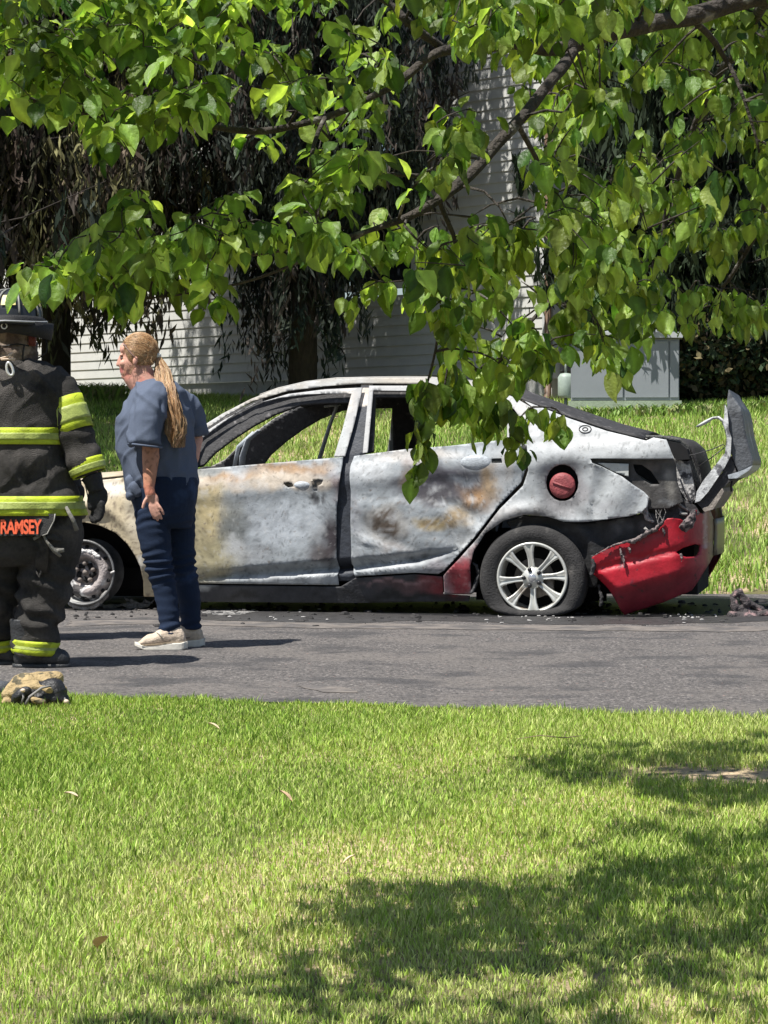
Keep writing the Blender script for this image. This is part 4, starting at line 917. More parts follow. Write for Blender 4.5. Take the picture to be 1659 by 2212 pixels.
# ear (near side)
mb.sphere(wp(296, 781, -.076), (.014, .010, .024), 12, 8, Matrix.Rotation(R(12), 3, 'Y')); mb.sphere(wp(295, 793, -.072), (.008, .008, .009), 8, 6)
body = mb.remesh('body', M_skin, wom, .0045, 2)
hxz = wp(298, 762)
def wsk(p):
    c = Vector((.60, .32, .235)); x, y = CX+(p.x+(352-CX)/WS)*WS, HOR-(p.z-CAMZ)*WS
    if y < 850: c = Vector((.62, .33, .25)); 
    if y < 850: c = c.lerp(Vector((.62, .22, .17)), sst(.2, .6, noise.noise(p*24)+.2*sst(785, 800, y))*.6)
    if 795 < y < 806 and x < 268: c = Vector((.50, .17, .15))
    if 771 < y < 776 and 258 < x < 268 and abs(abs(p.y)-.03) < .018: c = Vector((.16, .08, .06))
    if 900 < y < 1130 and x < 370: c = Vector((.50, .24, .15)).lerp(Vector((.58, .20, .14)), sst(1030, 1060, y)*.6); c = c*(1-.35*sst(.1, .45, noise.noise(p*60)+.15*sst(1040, 1060, y)))
    if y > 1068 and x < 370: c = Vector((.62, .34, .26))
    return c
skincol(body.data, wsk)
mb = MB(); 
for s in (-1, 1): mb.sphere(wp(265.5, 775, s*.031), (.009, .010, .007), 12, 8)
# glasses-free face: eyes only
mb.split('eye', mat('eye_dark', (.10, .07, .06), .2, 10, .1), wom)
# t-shirt
def folds(amp, fr, st=(1, 1, 1), seed=0, big=0.):
    def f(p):
        q = Vector((p.x*st[0], p.y*st[1], p.z*st[2])); a = noise.noise(q*fr+Vector((seed, seed, 0))); b = noise.noise(q*fr*2.3+Vector((seed+3, 1, 2)))
        return amp*((1-abs(a)*2.2)*.7+.4*b)+big*noise.noise(q*fr*.35)
    return f
mb = MB()
secs = []
for y, xl, xr, d, ry in ((822, 306, 358, .0, .075), (832, 296, 384, .01, .13), (846, 286, 400, .02, .18), (866, 277, 404, .02, .20), (885, 268, 410, .02, .212), (905, 256, 414, .02, .22), (930, 251, 416, .02, .222), (965, 256, 418, .02, .218), (1000, 262, 420, .02, .215), (1030, 268, 422, .02, .212), (1050, 274, 422, .02, .21), (1062, 278, 416, .02, .20)):
    a, b = wp(xl, y), wp(xr, y); secs.append(((a.x+b.x)/2, d, a.z, (b.x-a.x)/2, ry*.88, R(-6)))
mb.loft(secs, 40, 2.3)
# sleeves
def sleeve(pts, rad): mb.tube([wp(*q) for q in pts], rad, 22, True)
sleeve([(338, 850, -.08), (334, 872, -.15), (327, 905, -.195), (324, 940, -.215), (323, 962, -.225)], [.075, .092, .088, .084, .082])
sleeve([(380, 858, .10), (400, 880, .16), (413, 908, .19), (418, 938, .195)], [.055, .072, .066, .058])
mb.sphere(wp(290, 1054, -.11), (.016, .022, .018), 12, 8); mb.capsule(wp(284, 1036, -.13), wp(294, 1058, -.13), .016, .012, 12); mb.capsule(wp(296, 1050, -.15), wp(304, 1064, -.15), .010, .014, 10); mb.capsule(wp(294, 1056, -.14), wp(288, 1070, -.14), .009, .011, 10)
def shf(p):
    x, y = CX+(p.x+(352-CX)/WS)*WS, HOR-(p.z-CAMZ)*WS
    d = folds(.005, 6, (1.3, .4, .8), 1, .006)(p)+.011*max(0, 1-4.5*abs(noise.noise(Vector((p.x*7+p.z*5, p.y*4, p.z*3.2)))))+.005*max(0, 1-4*abs(noise.noise(Vector((p.x*12-p.z*9, p.y*8, p.z*6+4)))))
    d += .011*math.sin((x*.055+y*.028))*sst(960, 1040, y)            # gathers towards the knot
    d -= .014*math.exp(-(((x-300)-(y-900)*.05)/5)**2)*sst(860, 880, y)*(1-sst(975, 990, y))*(1 if p.y < -.1 else 0)*.6
    d -= .012*math.exp(-((x-357-(y-880)*.03)/4)**2)*(1-sst(950, 970, y))*sst(860, 880, y)*(1 if p.y < 0 else 0)
    return d
sh = mb.remesh('t_shirt', mat('faded_blue_cotton', (.100, .122, .172), .9, 200, .10, .2, 300, spec=.2), wom, .0075, 3, shf)
mb = MB(); pr = []
for a in range(0, 361, 12):
    pr.append(wp(323, 965, -.225)+Vector((.084*math.cos(R(a)), .084*math.sin(R(a)), .004-.010*math.cos(R(a)))))
mb.tube(pr, .006, 6, False); mb.build('sleeve_hem', mat('faded_blue_cotton'), wom)
# jeans
mb = MB()
mb.loft([(((wp(a, y).x+wp(b, y).x)/2), .02, wp(a, y).z, (wp(b, y).x-wp(a, y).x)/2, ry) for y, a, b, ry in ((1030, 272, 426, .19), (1062, 277, 426, .20), (1090, 288, 421, .2), (1115, 294, 417, .19), (1140, 299, 413, .15))], 32, 2.4)
def leg(pts): mb.tube([wp(x, y, d) for x, y, d, r in pts], [r for x, y, d, r in pts], 22, True)
leg([(330, 1100, -.08, .086), (334, 1140, -.085, .086), (340, 1180, -.085, .078), (347, 1225, -.08, .066), (357, 1262, -.075, .060), (364, 1300, -.08, .055), (369, 1340, -.085, .053), (371, 1368, -.09, .055)])
leg([(384, 1100, .09, .085), (383, 1140, .10, .082), (385, 1180, .10, .074), (391, 1225, .10, .066), (400, 1262, .10, .064), (405, 1300, .11, .058), (407, 1340, .12, .053), (408, 1362, .12, .052)])
def jf(p):
    x, y = CX+(p.x+(352-CX)/WS)*WS, HOR-(p.z-CAMZ)*WS
    d = folds(.0045, 9, (.5, .5, 1.8), 4, .006)(p)
    e = math.exp(-((y-1222)/32)**2)+.7*math.exp(-((y-1355)/22)**2)+.35*math.exp(-((y-1125)/20)**2)
    d += .0075*e*math.sin(y*.34+x*.07+3*noise.noise(p*9)); return d
je = mb.remesh('jeans', mat('dark_blue_denim', (.012, .023, .052), .85, 260, .2, .3, 400, spec=.25, spots=[((.035, .062, .13), 7, .55, .75)]), wom, .0062, 2, jf)
# shoes
def shoe(cx, gy, d, L, name):
    z0 = 0.004; X = lambda t: wp(cx, gy).x+t*L
    mb = MB(); n = 20; secs = []
    for i in range(n+1):
        t = i/n; hgt = .03+.035*sst(0, .3, t)+.045*sst(.32, .6, t)-.012*sst(.8, 1, t); w = .033+.014*math.sin(min(1, t*1.6)*math.pi*.6) - .008*t
        k = math.sqrt(max(.04, 1-(abs(t-.5)*2)**6)); secs.append((X(t), hgt*k, w*k))
    V = []; F = []; m = 14
    for (x, h, w) in secs:
        for j in range(m):
            a = 2*math.pi*j/m; V.append((x, d+w*math.cos(a), z0+.016+h*.5+h*.5*math.sin(a)))
    for i in range(n):
        for j in range(m): F.append((i*m+j, i*m+(j+1) % m, (i+1)*m+(j+1) % m, (i+1)*m+j))
    F += [tuple(range(m)), tuple(range(n*m, n*m+m))]
    mb.add(V, F)
    s = mb.remesh('shoe', mat('cream_shoe', (.56, .46, .36), .85, 60, .2, .3, 150), wom, .005, 2, folds(.0025, 30))
    mb = MB(); V = []; F = []
    for i in range(n+1):
        t = i/n; k = math.sqrt(max(.05, 1-(abs(t-.5)*2)**8)); w = (.037+.013*math.sin(min(1, t*1.6)*math.pi*.6)-.006*t)*k; lift = .020*(1-sst(0, .22, t))+.008*sst(.85, 1, t)
        th = .020+.016*sst(.3, .8, t)
        V += [(X(t*1.03-.015), d-w, z0+lift), (X(t*1.03-.015), d+w, z0+lift), (X(t*1.03-.015), d+w, z0+lift+th), (X(t*1.03-.015), d-w, z0+lift+th)]
    for i in range(n):
        for j in range(4): F.append((i*4+j, i*4+(j+1) % 4, (i+1)*4+(j+1) % 4, (i+1)*4+j))
    F += [(0, 1, 2, 3), (n*4, n*4+3, n*4+2, n*4+1)]
    mb.add(V, F); so_ = mb.build('sole', mat('white_foam_sole', (.68, .65, .58), .7, 40, .12, .1, 90), s, False); b = so_.modifiers.new('b', 'BEVEL'); b.width = .004; b.segments = 2
    mb = MB()
    for j in range(5): x = X(.36+.055*j); zz = .066+.011*j; mb.tube([(x, d-.036, zz-.016), (x+.004, d, zz+.014), (x, d+.036, zz-.016)], .0035, 5)
    mb.tube([(X(.42), d-.03, .1), (X(.5), d-.052, .085), (X(.56), d-.045, .06)], .003, 5); mb.build('lace', mat('lace_cord', (.6, .56, .48), .8, 50, .1), s)
    mb = MB(); mb.tube([(X(.12), d-.047, z0+.034), (X(.4), d-.051, z0+.040), (X(.7), d-.047, z0+.05)], .0028, 5); mb.build('sole_stripe', mat('stripe_brown', (.16, .12, .09), .8, 40, .2), s)
shoe(296, 1402, -.10, .262, 'a'); shoe(338, 1385, .12, .235, 'b')
# hair: cap + combed strands + ponytail
M_hair = mat('blonde_hair', rough=.42, nscale=200, namt=.25, attr=True, spec=.5)
tie = wp(342, 768, -.01)
cap = MB(); cap.sphere(hc+Vector((.012, 0, .008)), (.094, .080, .094), 32, 24, M1)
cv, cf = cap.v, cap.f
def hair_ok(v):
    x, y = CX+(v[0]+(352-CX)/WS)*WS, HOR-(v[2]-CAMZ)*WS
    if x < 266: return False
    return (y < 742+(x-262)*.55 or x > 300) and y < 800-(x-300)*.35
capf = [f for f in cf if all(hair_ok(cv[i]) for i in f)]
co_ = mobj('hair', cv, capf, M_hair, wom); setcol(co_.data, np.tile((.36, .22, .09), (len(cv), 1)))
def strands(name, parent, paths, w, cols, seed):
    g = random.Random(seed); V = []; F = []; K = []
    for pts in paths:
        n = len(pts); c = cols[g.randrange(len(cols))]; f = g.uniform(.7, 1.25); sd = Vector((g.uniform(-1, 1), g.uniform(-1, 1), g.uniform(-.3, .3))).normalized(); b0 = len(V)
        for i, p in enumerate(pts):
            t = (pts[min(i+1, n-1)]-pts[max(i-1, 0)]).normalized(); s = t.cross(sd); s = s.normalized() if s.length > 1e-3 else Vector((1, 0, 0)); up = t.cross(s)
            ww = w*(1-.55*i/n)
            for q in (s, -s*.5+up*.86, -s*.5-up*.86): V.append(p+q*ww); K.append((c[0]*f, c[1]*f, c[2]*f))
            if i: 
                a = b0+(i-1)*3; F += [(a, a+1, a+4, a+3), (a+1, a+2, a+5, a+4), (a+2, a, a+3, a+5)]
    o = mobj(name, V, F, M_hair, parent); setcol(o.data, np.array(K, np.float32)); return o
HC_ = [(.44, .25, .12), (.58, .38, .19), (.32, .17, .08), (.18, .095, .045), (.68, .50, .30), (.50, .28, .13)]
rr = random.Random(3); paths = []
hcw = hc+Vector((.012, 0, .008))
for k in range(3200):
    a = rr.uniform(-math.pi/2, math.pi/2)*1.25                     # round the hairline
    # start points on the hairline
    yy = math.sin(a)*.078; t0 = rr.random()
    sx, syy = (264+abs(yy)*170+rr.uniform(0, 50)*t0, 752-28*math.cos(a)+abs(yy)*rr.uniform(100, 620))
    s = wp(sx, syy, yy); d = (s-hcw); 
    q = M1.inverted()@d; L_ = math.sqrt((q.x/.096)**2+(q.y/.082)**2+(q.z/.096)**2); s = hcw+d/max(L_, .2)
    pts = []
    for i in range(8):
        u = i/7; p = s.lerp(tie, u); d = p-hcw; q = M1.inverted()@d; L_ = math.sqrt((q.x/.096)**2+(q.y/.082)**2+(q.z/.096)**2)
        k_ = 1/max(L_, .2) if u < .9 else 1; p = hcw+d*(k_ if k_ > 1 or u < .9 else 1)*(1+.02*rr.random()); pts.append(p if i < 7 else tie+Vector((rr.uniform(-.01, .01), rr.uniform(-.015, .015), rr.uniform(-.012, .012))))
    if s.y > -.02 or True: paths.append(pts)
strands('hair_strands', co_, paths, .00085, HC_, 4)
paths = []
PT = [(342, 770, -.01), (352, 800, -.03), (362, 838, -.11), (372, 872, -.15), (381, 905, -.165), (387, 932, -.17), (392, 958, -.17)]
PW = [.012, .034, .046, .050, .046, .034, .012]
for k in range(1500):
    a = rr.uniform(0, 6.283); r = math.sqrt(rr.random()); ph = rr.uniform(0, 6); end = rr.choice((3, 4, 5, 5, 6, 6, 6)); pts = []; lk = int(a*3.2); wv = .004+.003*(lk % 3); ph = lk*1.9+rr.uniform(-.3, .3)
    for i in range(end+1):
        for h in ((0, .5) if i < end else (0,)):
            j = min(i, 5); f = h if i < end else 0; P0 = wp(*PT[i]); P1 = wp(*PT[min(i+1, 6)]); p = P0.lerp(P1, f); w = PW[i]*(1-f)+PW[min(i+1, 6)]*f
            p += Vector((math.cos(a+.25*i)*w*r, math.sin(a+.25*i)*w*r*.6, -.004*i*rr.random()*(i > 4)))+Vector((math.sin((i+f)*1.5+ph), math.cos((i+f)*1.3+ph), 0))*wv*(.5+.4*i)+Vector((rr.gauss(0, .0012), rr.gauss(0, .0012), 0)); pts.append(p)
    paths.append(pts)
strands('ponytail', co_, paths, .00125, HC_, 5)
mb = MB(); mb.lathe([(.010, -.012), (.016, -.010), (.018, 0), (.016, .010), (.010, .012)], 20, 'z', tie); mb.build('hair_tie', mat('white_hair_tie', (.72, .74, .70), .8, 60, .1, .3, 200), co_)
paths = []
for k in range(90):
    x0, y0 = rr.uniform(268, 330), rr.uniform(725, 800); s = wp(x0, y0, -rr.uniform(.05, .08)); 
    paths.append([s, s+Vector((rr.uniform(-.01, .02), -.005, -rr.uniform(.0, .02))), s+Vector((rr.uniform(-.02, .03), rr.uniform(-.01, 0), -rr.uniform(.02, .05)))])
strands('loose_hair', co_, paths, .0009, HC_, 6)
mb = MB(); mb.tube([wp(268, 742, -.045), wp(276, 752, -.07), wp(290, 768, -.082), wp(300, 778, -.084)], .0022, 6); mb.sphere(wp(273, 748, -.062), (.012, .004, .007), 10, 6, Matrix.Rotation(R(40), 3, 'Y'))
mb.build('sunglasses_arm', mat('rose_plastic', (.34, .22, .20), .3, 10, .1), co_)

# ---- firefighters, seen from behind
FS = 459.0
M_coat = mat('black_turnout_cloth', (.046, .043, .040), .9, 60, .22, .5, 200, spots=[((.105, .095, .088), 3.5, .48, .68), ((.02, .019, .018), 9, .56, .7)], spec=.2)
M_lime = mat('lime_reflective_tape', (.46, .56, .022), .62, 26, .16, .25, 160, spots=[((.30, .36, .02), 12, .52, .6)])
M_silv = mat('worn_silver_tape', (.34, .40, .10), .5, 30, .25, .2, 120)
M_boot = mat('black_rubber_boot', (.030, .031, .033), .5, 20, .25, .3, 90)
M_glove = mat('black_glove_leather', (.012, .012, .013), .75, 40, .3, .3, 120)
def firefighter(gx, S, label, main=True):
    Y = FOC/S; X0 = (gx-CX)/S
    dxo = gx-40                       # figure traced round D x = 40
    def fpnt(x, y, d=0.): return Vector(((x-40)/459.0, d, CAMZ+(HOR-y)/459.0))
    t = empty('person', (X0, Y, 0), 0, label=label, cat='person')
    P = fpnt
    def PB(x, y, d): return at(x, y, Y+d)-Vector(t.location)
    # body (head, neck, limbs) as one mesh
    mb = MB(); mb.sphere(P(28, 722, .0), (.078, .095, .11), 24, 16); mb.capsule(P(28, 745), P(30, 800), .062, .07, 16)
    mb.loft([(P(30, y).x, 0, P(30, y).z, rx, ry) for y, rx, ry in ((800, .08, .09), (840, .17, .11), (940, .17, .12), (1080, .16, .12), (1150, .16, .12))], 24)
    for (a, b, c) in (((75, 1150, 0), (88, 1280, .0), (78, 1400, 0)), ((-10, 1150, .05), (-8, 1280, .1), (-2, 1395, .22))):
        mb.capsule(P(*a), P(*b), .08, .06, 14); mb.capsule(P(*b), P(*c), .06, .045, 14)
    mb.capsule(P(125, 835, 0), P(160, 935, .0), .05, .045, 14); mb.capsule(P(160, 935, 0), P(200, 1030, -.03), .043, .032, 14)
    mb.capsule(P(-65, 835, 0), P(-110, 760, -.02), .05, .045, 14); mb.capsule(P(-110, 760, -.02), P(-52, 668, -.02), .042, .03, 14)
    # raised bare left hand touching the helmet
    mb.sphere(P(-40, 655, -.03), (.04, .018, .034), 14, 10, Matrix.Rotation(R(-35), 3, 'Y'))
    for k, (y0, L) in enumerate(((640, .078), (646, .084), (653, .078), (661, .062))):
        a = 62-4*k; finger(mb, P(-30+k*1.5, y0+8, -.04), [(math.sin(R(a)), -.05, math.cos(R(a))), (math.sin(R(a+22)), .15, math.cos(R(a+22))), (math.sin(R(a+45)), .4, math.cos(R(a+45)))], [L*.44, L*.32, L*.26], .0098, .0074)
    finger(mb, P(-38, 668, -.04), [(.6, -.3, -.1), (.8, 0, .1)], [.035, .03], .011, .009)
    b = mb.remesh('body', M_skin, t, .005, 2); skincol(b.data, lambda p: Vector((.60, .30, .23)) if p.z > .9 else Vector((.45, .24, .18)))
    # coat
    tors = [(788, -42, 98, .10), (797, -58, 116, .125), (815, -75, 133, .15), (850, -85, 140, .17), (900, -82, 134, .18), (950, -80, 130, .185), (1000, -80, 140, .19), (1040, -84, 152, .195), (1075, -86, 166, .2), (1112, -88, 176, .205)]
    def sec(y, grow=0.):
        for i in range(len(tors)-1):
            if tors[i][0] <= y <= tors[i+1][0]:
                f = (y-tors[i][0])/(tors[i+1][0]-tors[i][0]); a, c = tors[i], tors[i+1]; xl, xr, ry = [a[k]+(c[k]-a[k])*f for k in (1, 2, 3)]
                return (P((xl+xr)/2, y).x, 0, P(0, y).z, (xr-xl)/2/459+grow, ry+grow)
    mb = MB(); mb.loft([sec(q[0]) for q in tors], 48, 2.5)
    AR = [(102, 824, .0, .080), (130, 850, -.01, .080), (148, 895, -.02, .076), (162, 935, -.03, .078), (176, 975, -.04, .075), (190, 1012, -.05, .071), (194, 1024, -.05, .068)]
    AL = [(-60, 822, .0, .085), (-85, 830, .0, .088), (-112, 800, -.01, .084), (-118, 765, -.02, .08), (-95, 720, -.03, .072), (-70, 688, -.03, .064)]
    for A in (AR, AL): mb.tube([P(x, y, d) for x, y, d, r in A], [r for *_, r in A], 24, True)
    def cf(p):
        x, y = 40+p.x*459, HOR-(p.z-CAMZ)*459
        d = folds(.008, 5, (1, .5, 1.2), 7, .014)(p)+.012*max(0, 1-4.5*abs(noise.noise(Vector((p.x*5+p.z*4, p.y*3, p.z*3)))))+.006*max(0, 1-4*abs(noise.noise(Vector((p.x*9-p.z*7, p.y*6, p.z*7+9)))))
        if y > 960 and x < 110: d += .014*math.sin((x+y*1.1)*.045+2*noise.noise(p*4))*sst(960, 990, y)*(1-sst(1045, 1062, y))
        if x > 120: d += .006*math.sin(y*.10+x*.05)*sst(920, 940, y)
        return d
    coat = mb.remesh('coat', M_coat, t, .009, 3, cf)
    mb = MB(); mb.loft([(P(28, y).x, -.0, P(28, y).z, rx, ry) for y, rx, ry in ((800, .155, .13), (788, .135, .12), (776, .105, .11), (769, .095, .10))], 28); mb.build('collar', M_coat, coat)
    # reflective bands
    def band(y0, y1, nm, m, g0, parent, lo=0):
        mb = MB(); ys = np.linspace(y0, y1, 6); V = []; F = []; n = 72
        for y in ys:
            cx, cyy, cz, rx, ry = sec(y, g0)
            for k in range(n):
                a = 2*math.pi*k/n; ca, sa = math.cos(a), math.sin(a); e = 2/2.5
                p = Vector((cx+rx*math.copysign(abs(ca)**e, ca), cyy+ry*math.copysign(abs(sa)**e, sa), cz)); p.z -= lo*(1-abs(ca))*.0; dd = cf(p)*.8; V.append(p+Vector((ca, sa, 0))*dd)
        for i in range(5):
            for k in range(n): F.append((i*n+k, i*n+(k+1) % n, (i+1)*n+(k+1) % n, (i+1)*n+k))
        mb.add(V, F); o = mb.build(nm, m, parent); s = o.modifiers.new('t', 'SOLIDIFY'); s.thickness = .003; s.offset = 1; return o
    b1 = band(926, 961, 'reflective_band', M_lime, .009, coat); band(937, 951, 'silver_strip', M_silv, .0135, coat)
    b2 = band(1070, 1111, 'reflective_band', M_lime, .010, coat); band(1082, 1098, 'silver_strip', M_silv, .0145, coat)
    def armband(A, i0, f0, i1, f1, g0, m, nm):
        def q(i, f): a, b_ = A[i], A[i+1]; return [a[k]+(b_[k]-a[k])*f for k in range(4)]
        a, b_ = q(i0, f0), q(i1, f1); pts = []; rad = []
        for k in range(6): s = k/5; v = [a[j]+(b_[j]-a[j])*s for j in range(4)]; pts.append(P(*v[:3])); rad.append(v[3]+g0)
        mb = MB(); mb.tube(pts, rad, 30, False); o = mb.build(nm, m, coat); s = o.modifiers.new('t', 'SOLIDIFY'); s.thickness = .003; s.offset = 1
    armband(AR, 1, .35, 3, .0, .011, M_lime, 'reflective_band'); armband(AR, 1, .80, 2, .55, .0155, M_silv, 'silver_strip')
    armband(AR, 4, .55, 5, .99, .010, M_lime, 'reflective_band'); armband(AR, 4, .85, 5, .55, .0145, M_silv, 'silver_strip')
    if main: armband(AL, 2, .2, 3, .3, .010, M_lime, 'reflective_band')
    # trousers
    mb = MB(); mb.loft([((P((a+c)/2, y).x), .0, P(0, y).z, (c-a)/2/459, ry) for y, a, c, ry in ((1080, -70, 158, .16), (1120, -72, 172, .18), (1160, -70, 176, .18), (1195, -66, 172, .17), (1215, -60, 166, .13))], 40, 2.4)
    L1 = [(104, 1165, .0, .135), (104, 1210, -.01, .128), (98, 1260, -.02, .118), (88, 1310, -.03, .108), (80, 1355, -.03, .10), (76, 1390, -.03, .098), (76, 1408, -.03, .096)]
    L2 = [(-8, 1165, .03, .13), (-10, 1210, .05, .12), (-12, 1260, .07, .11), (-18, 1310, .1, .10), (-22, 1355, .12, .095), (-24, 1385, .14, .092), (-24, 1400, .14, .09)]
    for A in (L1, L2): mb.tube([P(x, y, d) for x, y, d, r in A], [r for *_, r in A], 26, True)
    def pf(p):
        x, y = 40+p.x*459, HOR-(p.z-CAMZ)*459
        return folds(.006, 7, (.6, .6, 1.5), 9, .01)(p)+.008*max(0, 1-4*abs(noise.noise(Vector((p.x*5, p.y*5, p.z*8)))))+.0105*math.sin(y*.13-x*.055+3*noise.noise(p*7))*sst(1215, 1250, y)
    tr = mb.remesh('trousers', M_coat, t, .009, 3, pf)
    for A, y0, y1 in ((L1, 5, 0), (L2, 5, 0)):
        a, c = A[4], A[6]; mb = MB(); pts = []; rad = []
        for k in range(6): s = .42+.55*k/5; v = [a[j]+(c[j]-a[j])*s for j in range(4)]; pts.append(P(*v[:3])); rad.append(v[3]+.010+.004*math.sin(k*2.1))
        mb.tube(pts, rad, 30, False); o = mb.build('reflective_band', M_lime, tr); s = o.modifiers.new('t', 'SOLIDIFY'); s.thickness = .003; s.offset = 1
        mb = MB(); mb.tube(pts[2:4], [r+.0045 for r in rad[2:4]], 30, False); o = mb.build('silver_strip', M_silv, tr)
    mb = MB(); mb.tube([P(98, 1230, -.15), P(100, 1180, -.17), P(108, 1150, -.175), P(140, 1160, -.15)], [.03, .036, .03, .02], 10, True, .35); mb.tube([P(86, 1225, -.155), P(94, 1242, -.16), P(100, 1215, -.155)], .007, 6); mb.build('pocket_flap', M_coat, tr)
    mb = MB(); mb.tube([P(100, 1140, -.19), P(112, 1165, -.195), P(128, 1185, -.19), P(140, 1196, -.18)], [.008, .013, .020, .014], 8, True, .5); mb.tube([P(128, 1185, -.19), P(148, 1183, -.185)], [.014, .009], 8); mb.tube([P(84, 1160, -.185), P(98, 1152, -.19)], .008, 6)
    mb.tube([P(150, 1092, -.16), P(165, 1120, -.15), P(172, 1142, -.14)], [.008, .010, .012], 7); mb.build('tool_strap', mat('dusty_webbing', (.20, .19, .165), .85, 50, .3, .3, 150), tr)
    # boots, toes turned to the right
    for (hx, gy, d, L) in ((34, 1446, -.04, .255), (-66, 1431, .12, .22)):
        mb = MB(); x0 = P(hx, 0).x; z0 = 0
        mb.tube([(x0+.055, d, .23), (x0+.055, d, .13), (x0+.06, d, .09)], [.078, .072, .068], 20)
        mb.tube([(x0+.03, d, .048), (x0+.10, d, .055), (x0+.18, d, .052), (x0+L-.055, d, .05)], [.044, .050, .050, .048], 18, True, 1.0); mb.sphere((x0+L-.05, d, .046), (.052, .052, .044), 16, 10); mb.sphere((x0+.035, d, .045), (.042, .045, .044), 14, 10)
        bo = mb.remesh('boot', M_boot, t, .006, 3, folds(.003, 16))
        mb = MB(); mb.loft([(x0+L/2-.004, d, .001, L/2+.006, .055), (x0+L/2-.004, d, .022, L/2+.008, .057)], 30, 3); mb.build('sole', M_boot, bo)
    # gloved right hand, thumb side away
    mb = MB(); mb.tube([P(198, 1028, -.05), P(205, 1045, -.055), P(210, 1062, -.06)], [.062, .052, .046], 16, True, .8)
    mb.sphere(P(213, 1073, -.06), (.046, .026, .054), 16, 12, Matrix.Rotation(R(8), 3, 'Y'))
    for k, (x, l) in enumerate(((224, .9), (218, 1.0), (211, .98), (206, .8))):
        finger(mb, P(x-2, 1086, -.085+.012*k), [dn(2, .05), dn(-14, .1), dn(-34, .1)], [.036*l, .028*l, .022*l], .0155, .0125)
    finger(mb, P(199, 1066, -.06), [dn(-10, -.1), dn(4)], [.035, .028], .0165, .014)
    mb.remesh('glove', M_glove, t, .005, 2, folds(.0018, 30))
    # hood, helmet
    mb = MB(); mb.loft([(P(32, y).x, .0, P(32, y).z, rx, ry) for y, rx, ry in ((786, .10, .105), (776, .108, .11), (764, .110, .115), (750, .098, .11), (735, .088, .105), (715, .085, .105))], 30); 
    mb.remesh('hood', mat('dusty_beige_hood', (.25, .195, .15), .95, 30, .35, .4, 160, spots=[((.10, .07, .055), 12, .52, .62)]), t, .006, 3, folds(.009, 11, (.5, .5, 2.2)))
    mb = MB(); mb.tube([P(x, 752+2*math.sin(x*.1), -.118+abs(x-30)*.0004) for x in range(-10, 78, 8)], .0035, 5); mb.tube([P(60, 752, -.105), P(58, 765, -.110), P(57, 782, -.11)], .004, 5); mb.build('hood_seam', M_glove, t)
    mb = MB(); mb.box(P(74, 741, -.05), (.014, .03, .024)); mb.build('ear_flap', mat('dark_red_leather', (.16, .035, .025), .7, 30, .3), t)
    mb = MB(); hx = 31; zc = P(0, 691).z; V = []; F = []; n = 48
    prof = [(1.0, 0), (.985, .2), (.93, .45), (.82, .68), (.64, .86), (.40, .97), (.15, 1.01), (.001, 1.02)]
    rx, ry, hh = .130, .155, .126
    for (r, h) in prof:
        for k in range(n): a = 2*math.pi*k/n; rb = 1+.018*(abs(math.cos(4*a))**6)*(1-h*.3); V.append((P(hx, 0).x+rx*r*rb*math.cos(a), -.02+ry*r*rb*math.sin(a), zc+hh*h))
    for i in range(len(prof)-1):
        for k in range(n): F.append((i*n+k, i*n+(k+1) % n, (i+1)*n+(k+1) % n, (i+1)*n+k))
    mb.add(V, F); he = mb.build('helmet', mat('black_helmet_shell', (.028, .030, .036), .33, 12, .25, .06, 60, spots=[((.09, .09, .10), 16, .62, .72)]), t)
    mb = MB()
    for k in range(8):
        a = math.pi*k/4+math.pi/8; mb.tube([(P(hx, 0).x+(rx*1.02*r+.002)*math.cos(a), -.02+(ry*1.02*r+.002)*math.sin(a), zc+hh*h+.002) for r, h in prof[:-1]], .0052, 6)
    mb.split('rib', mat('scuffed_helmet_rib', (.22, .22, .20), .5, 40, .3), he)
    mb = MB()
    for k in range(8):
        V = []; F = []; a0, a1 = math.pi*k/4+math.pi/8+.13, math.pi*(k+1)/4+math.pi/8-.13
        for i, (r, h) in enumerate(((.97, .36), (.93, .47), (.86, .62), (.78, .73))):
            for j in range(5): a = a0+(a1-a0)*j/4; V.append((P(hx, 0).x+(rx*r*1.015+.003)*math.cos(a), -.02+(ry*r*1.015+.003)*math.sin(a), zc+hh*h+.003))
        for i in range(3):
            for j in range(4): F.append((i*5+j, i*5+j+1, (i+1)*5+j+1, (i+1)*5+j))
        mb.add(V, F)
    mb.split('reflective_trapezoid', mat('pale_yellow_reflector', (.72, .62, .24), .5, 30, .2, spots=[((.8, .60, .04), 26, .55, .62)]), he)
    mb = MB(); V = []; F = []
    rings = ((1.0, .0, 0), (1.10, -.003, 0), (1.15, -.008, .25), (1.19, -.018, .8), (1.20, -.026, .9), (1.14, -.024, .9), (1.0, -.012, 0))
    for (r, dz, dr) in rings:
        for k in range(n):
            a = 2*math.pi*k/n; back = max(0, -math.sin(a)); V.append((P(hx, 0).x+rx*r*math.cos(a)*(1+.06*back), -.02+ry*r*math.sin(a)*(1+.35*back), zc+dz-dr*.010*abs(math.cos(a))-back*dr*.02))
    for i in range(len(rings)-1):
        for k in range(n): F.append((i*n+k, i*n+(k+1) % n, (i+1)*n+(k+1) % n, (i+1)*n+k))
    mb.add(V, F); mb.build('brim', M_glove, he)
    mb = MB(); mb.tube([(P(hx, 0).x+rx*1.195*math.cos(a)*(1+.06*max(0, -math.sin(a))), -.02+ry*1.195*math.sin(a)*(1+.35*max(0, -math.sin(a))), zc-.018-.008*abs(math.cos(a))-.018*max(0, -math.sin(a))+.006) for a in [2*math.pi*k/48 for k in range(49)]], .0045, 6, False); mb.build('brim_edge', mat('brim_trim', (.32, .33, .34), .6, 20, .1), he)
    # ear flap curtain and chin strap
    mb = MB(); V = []; F = []
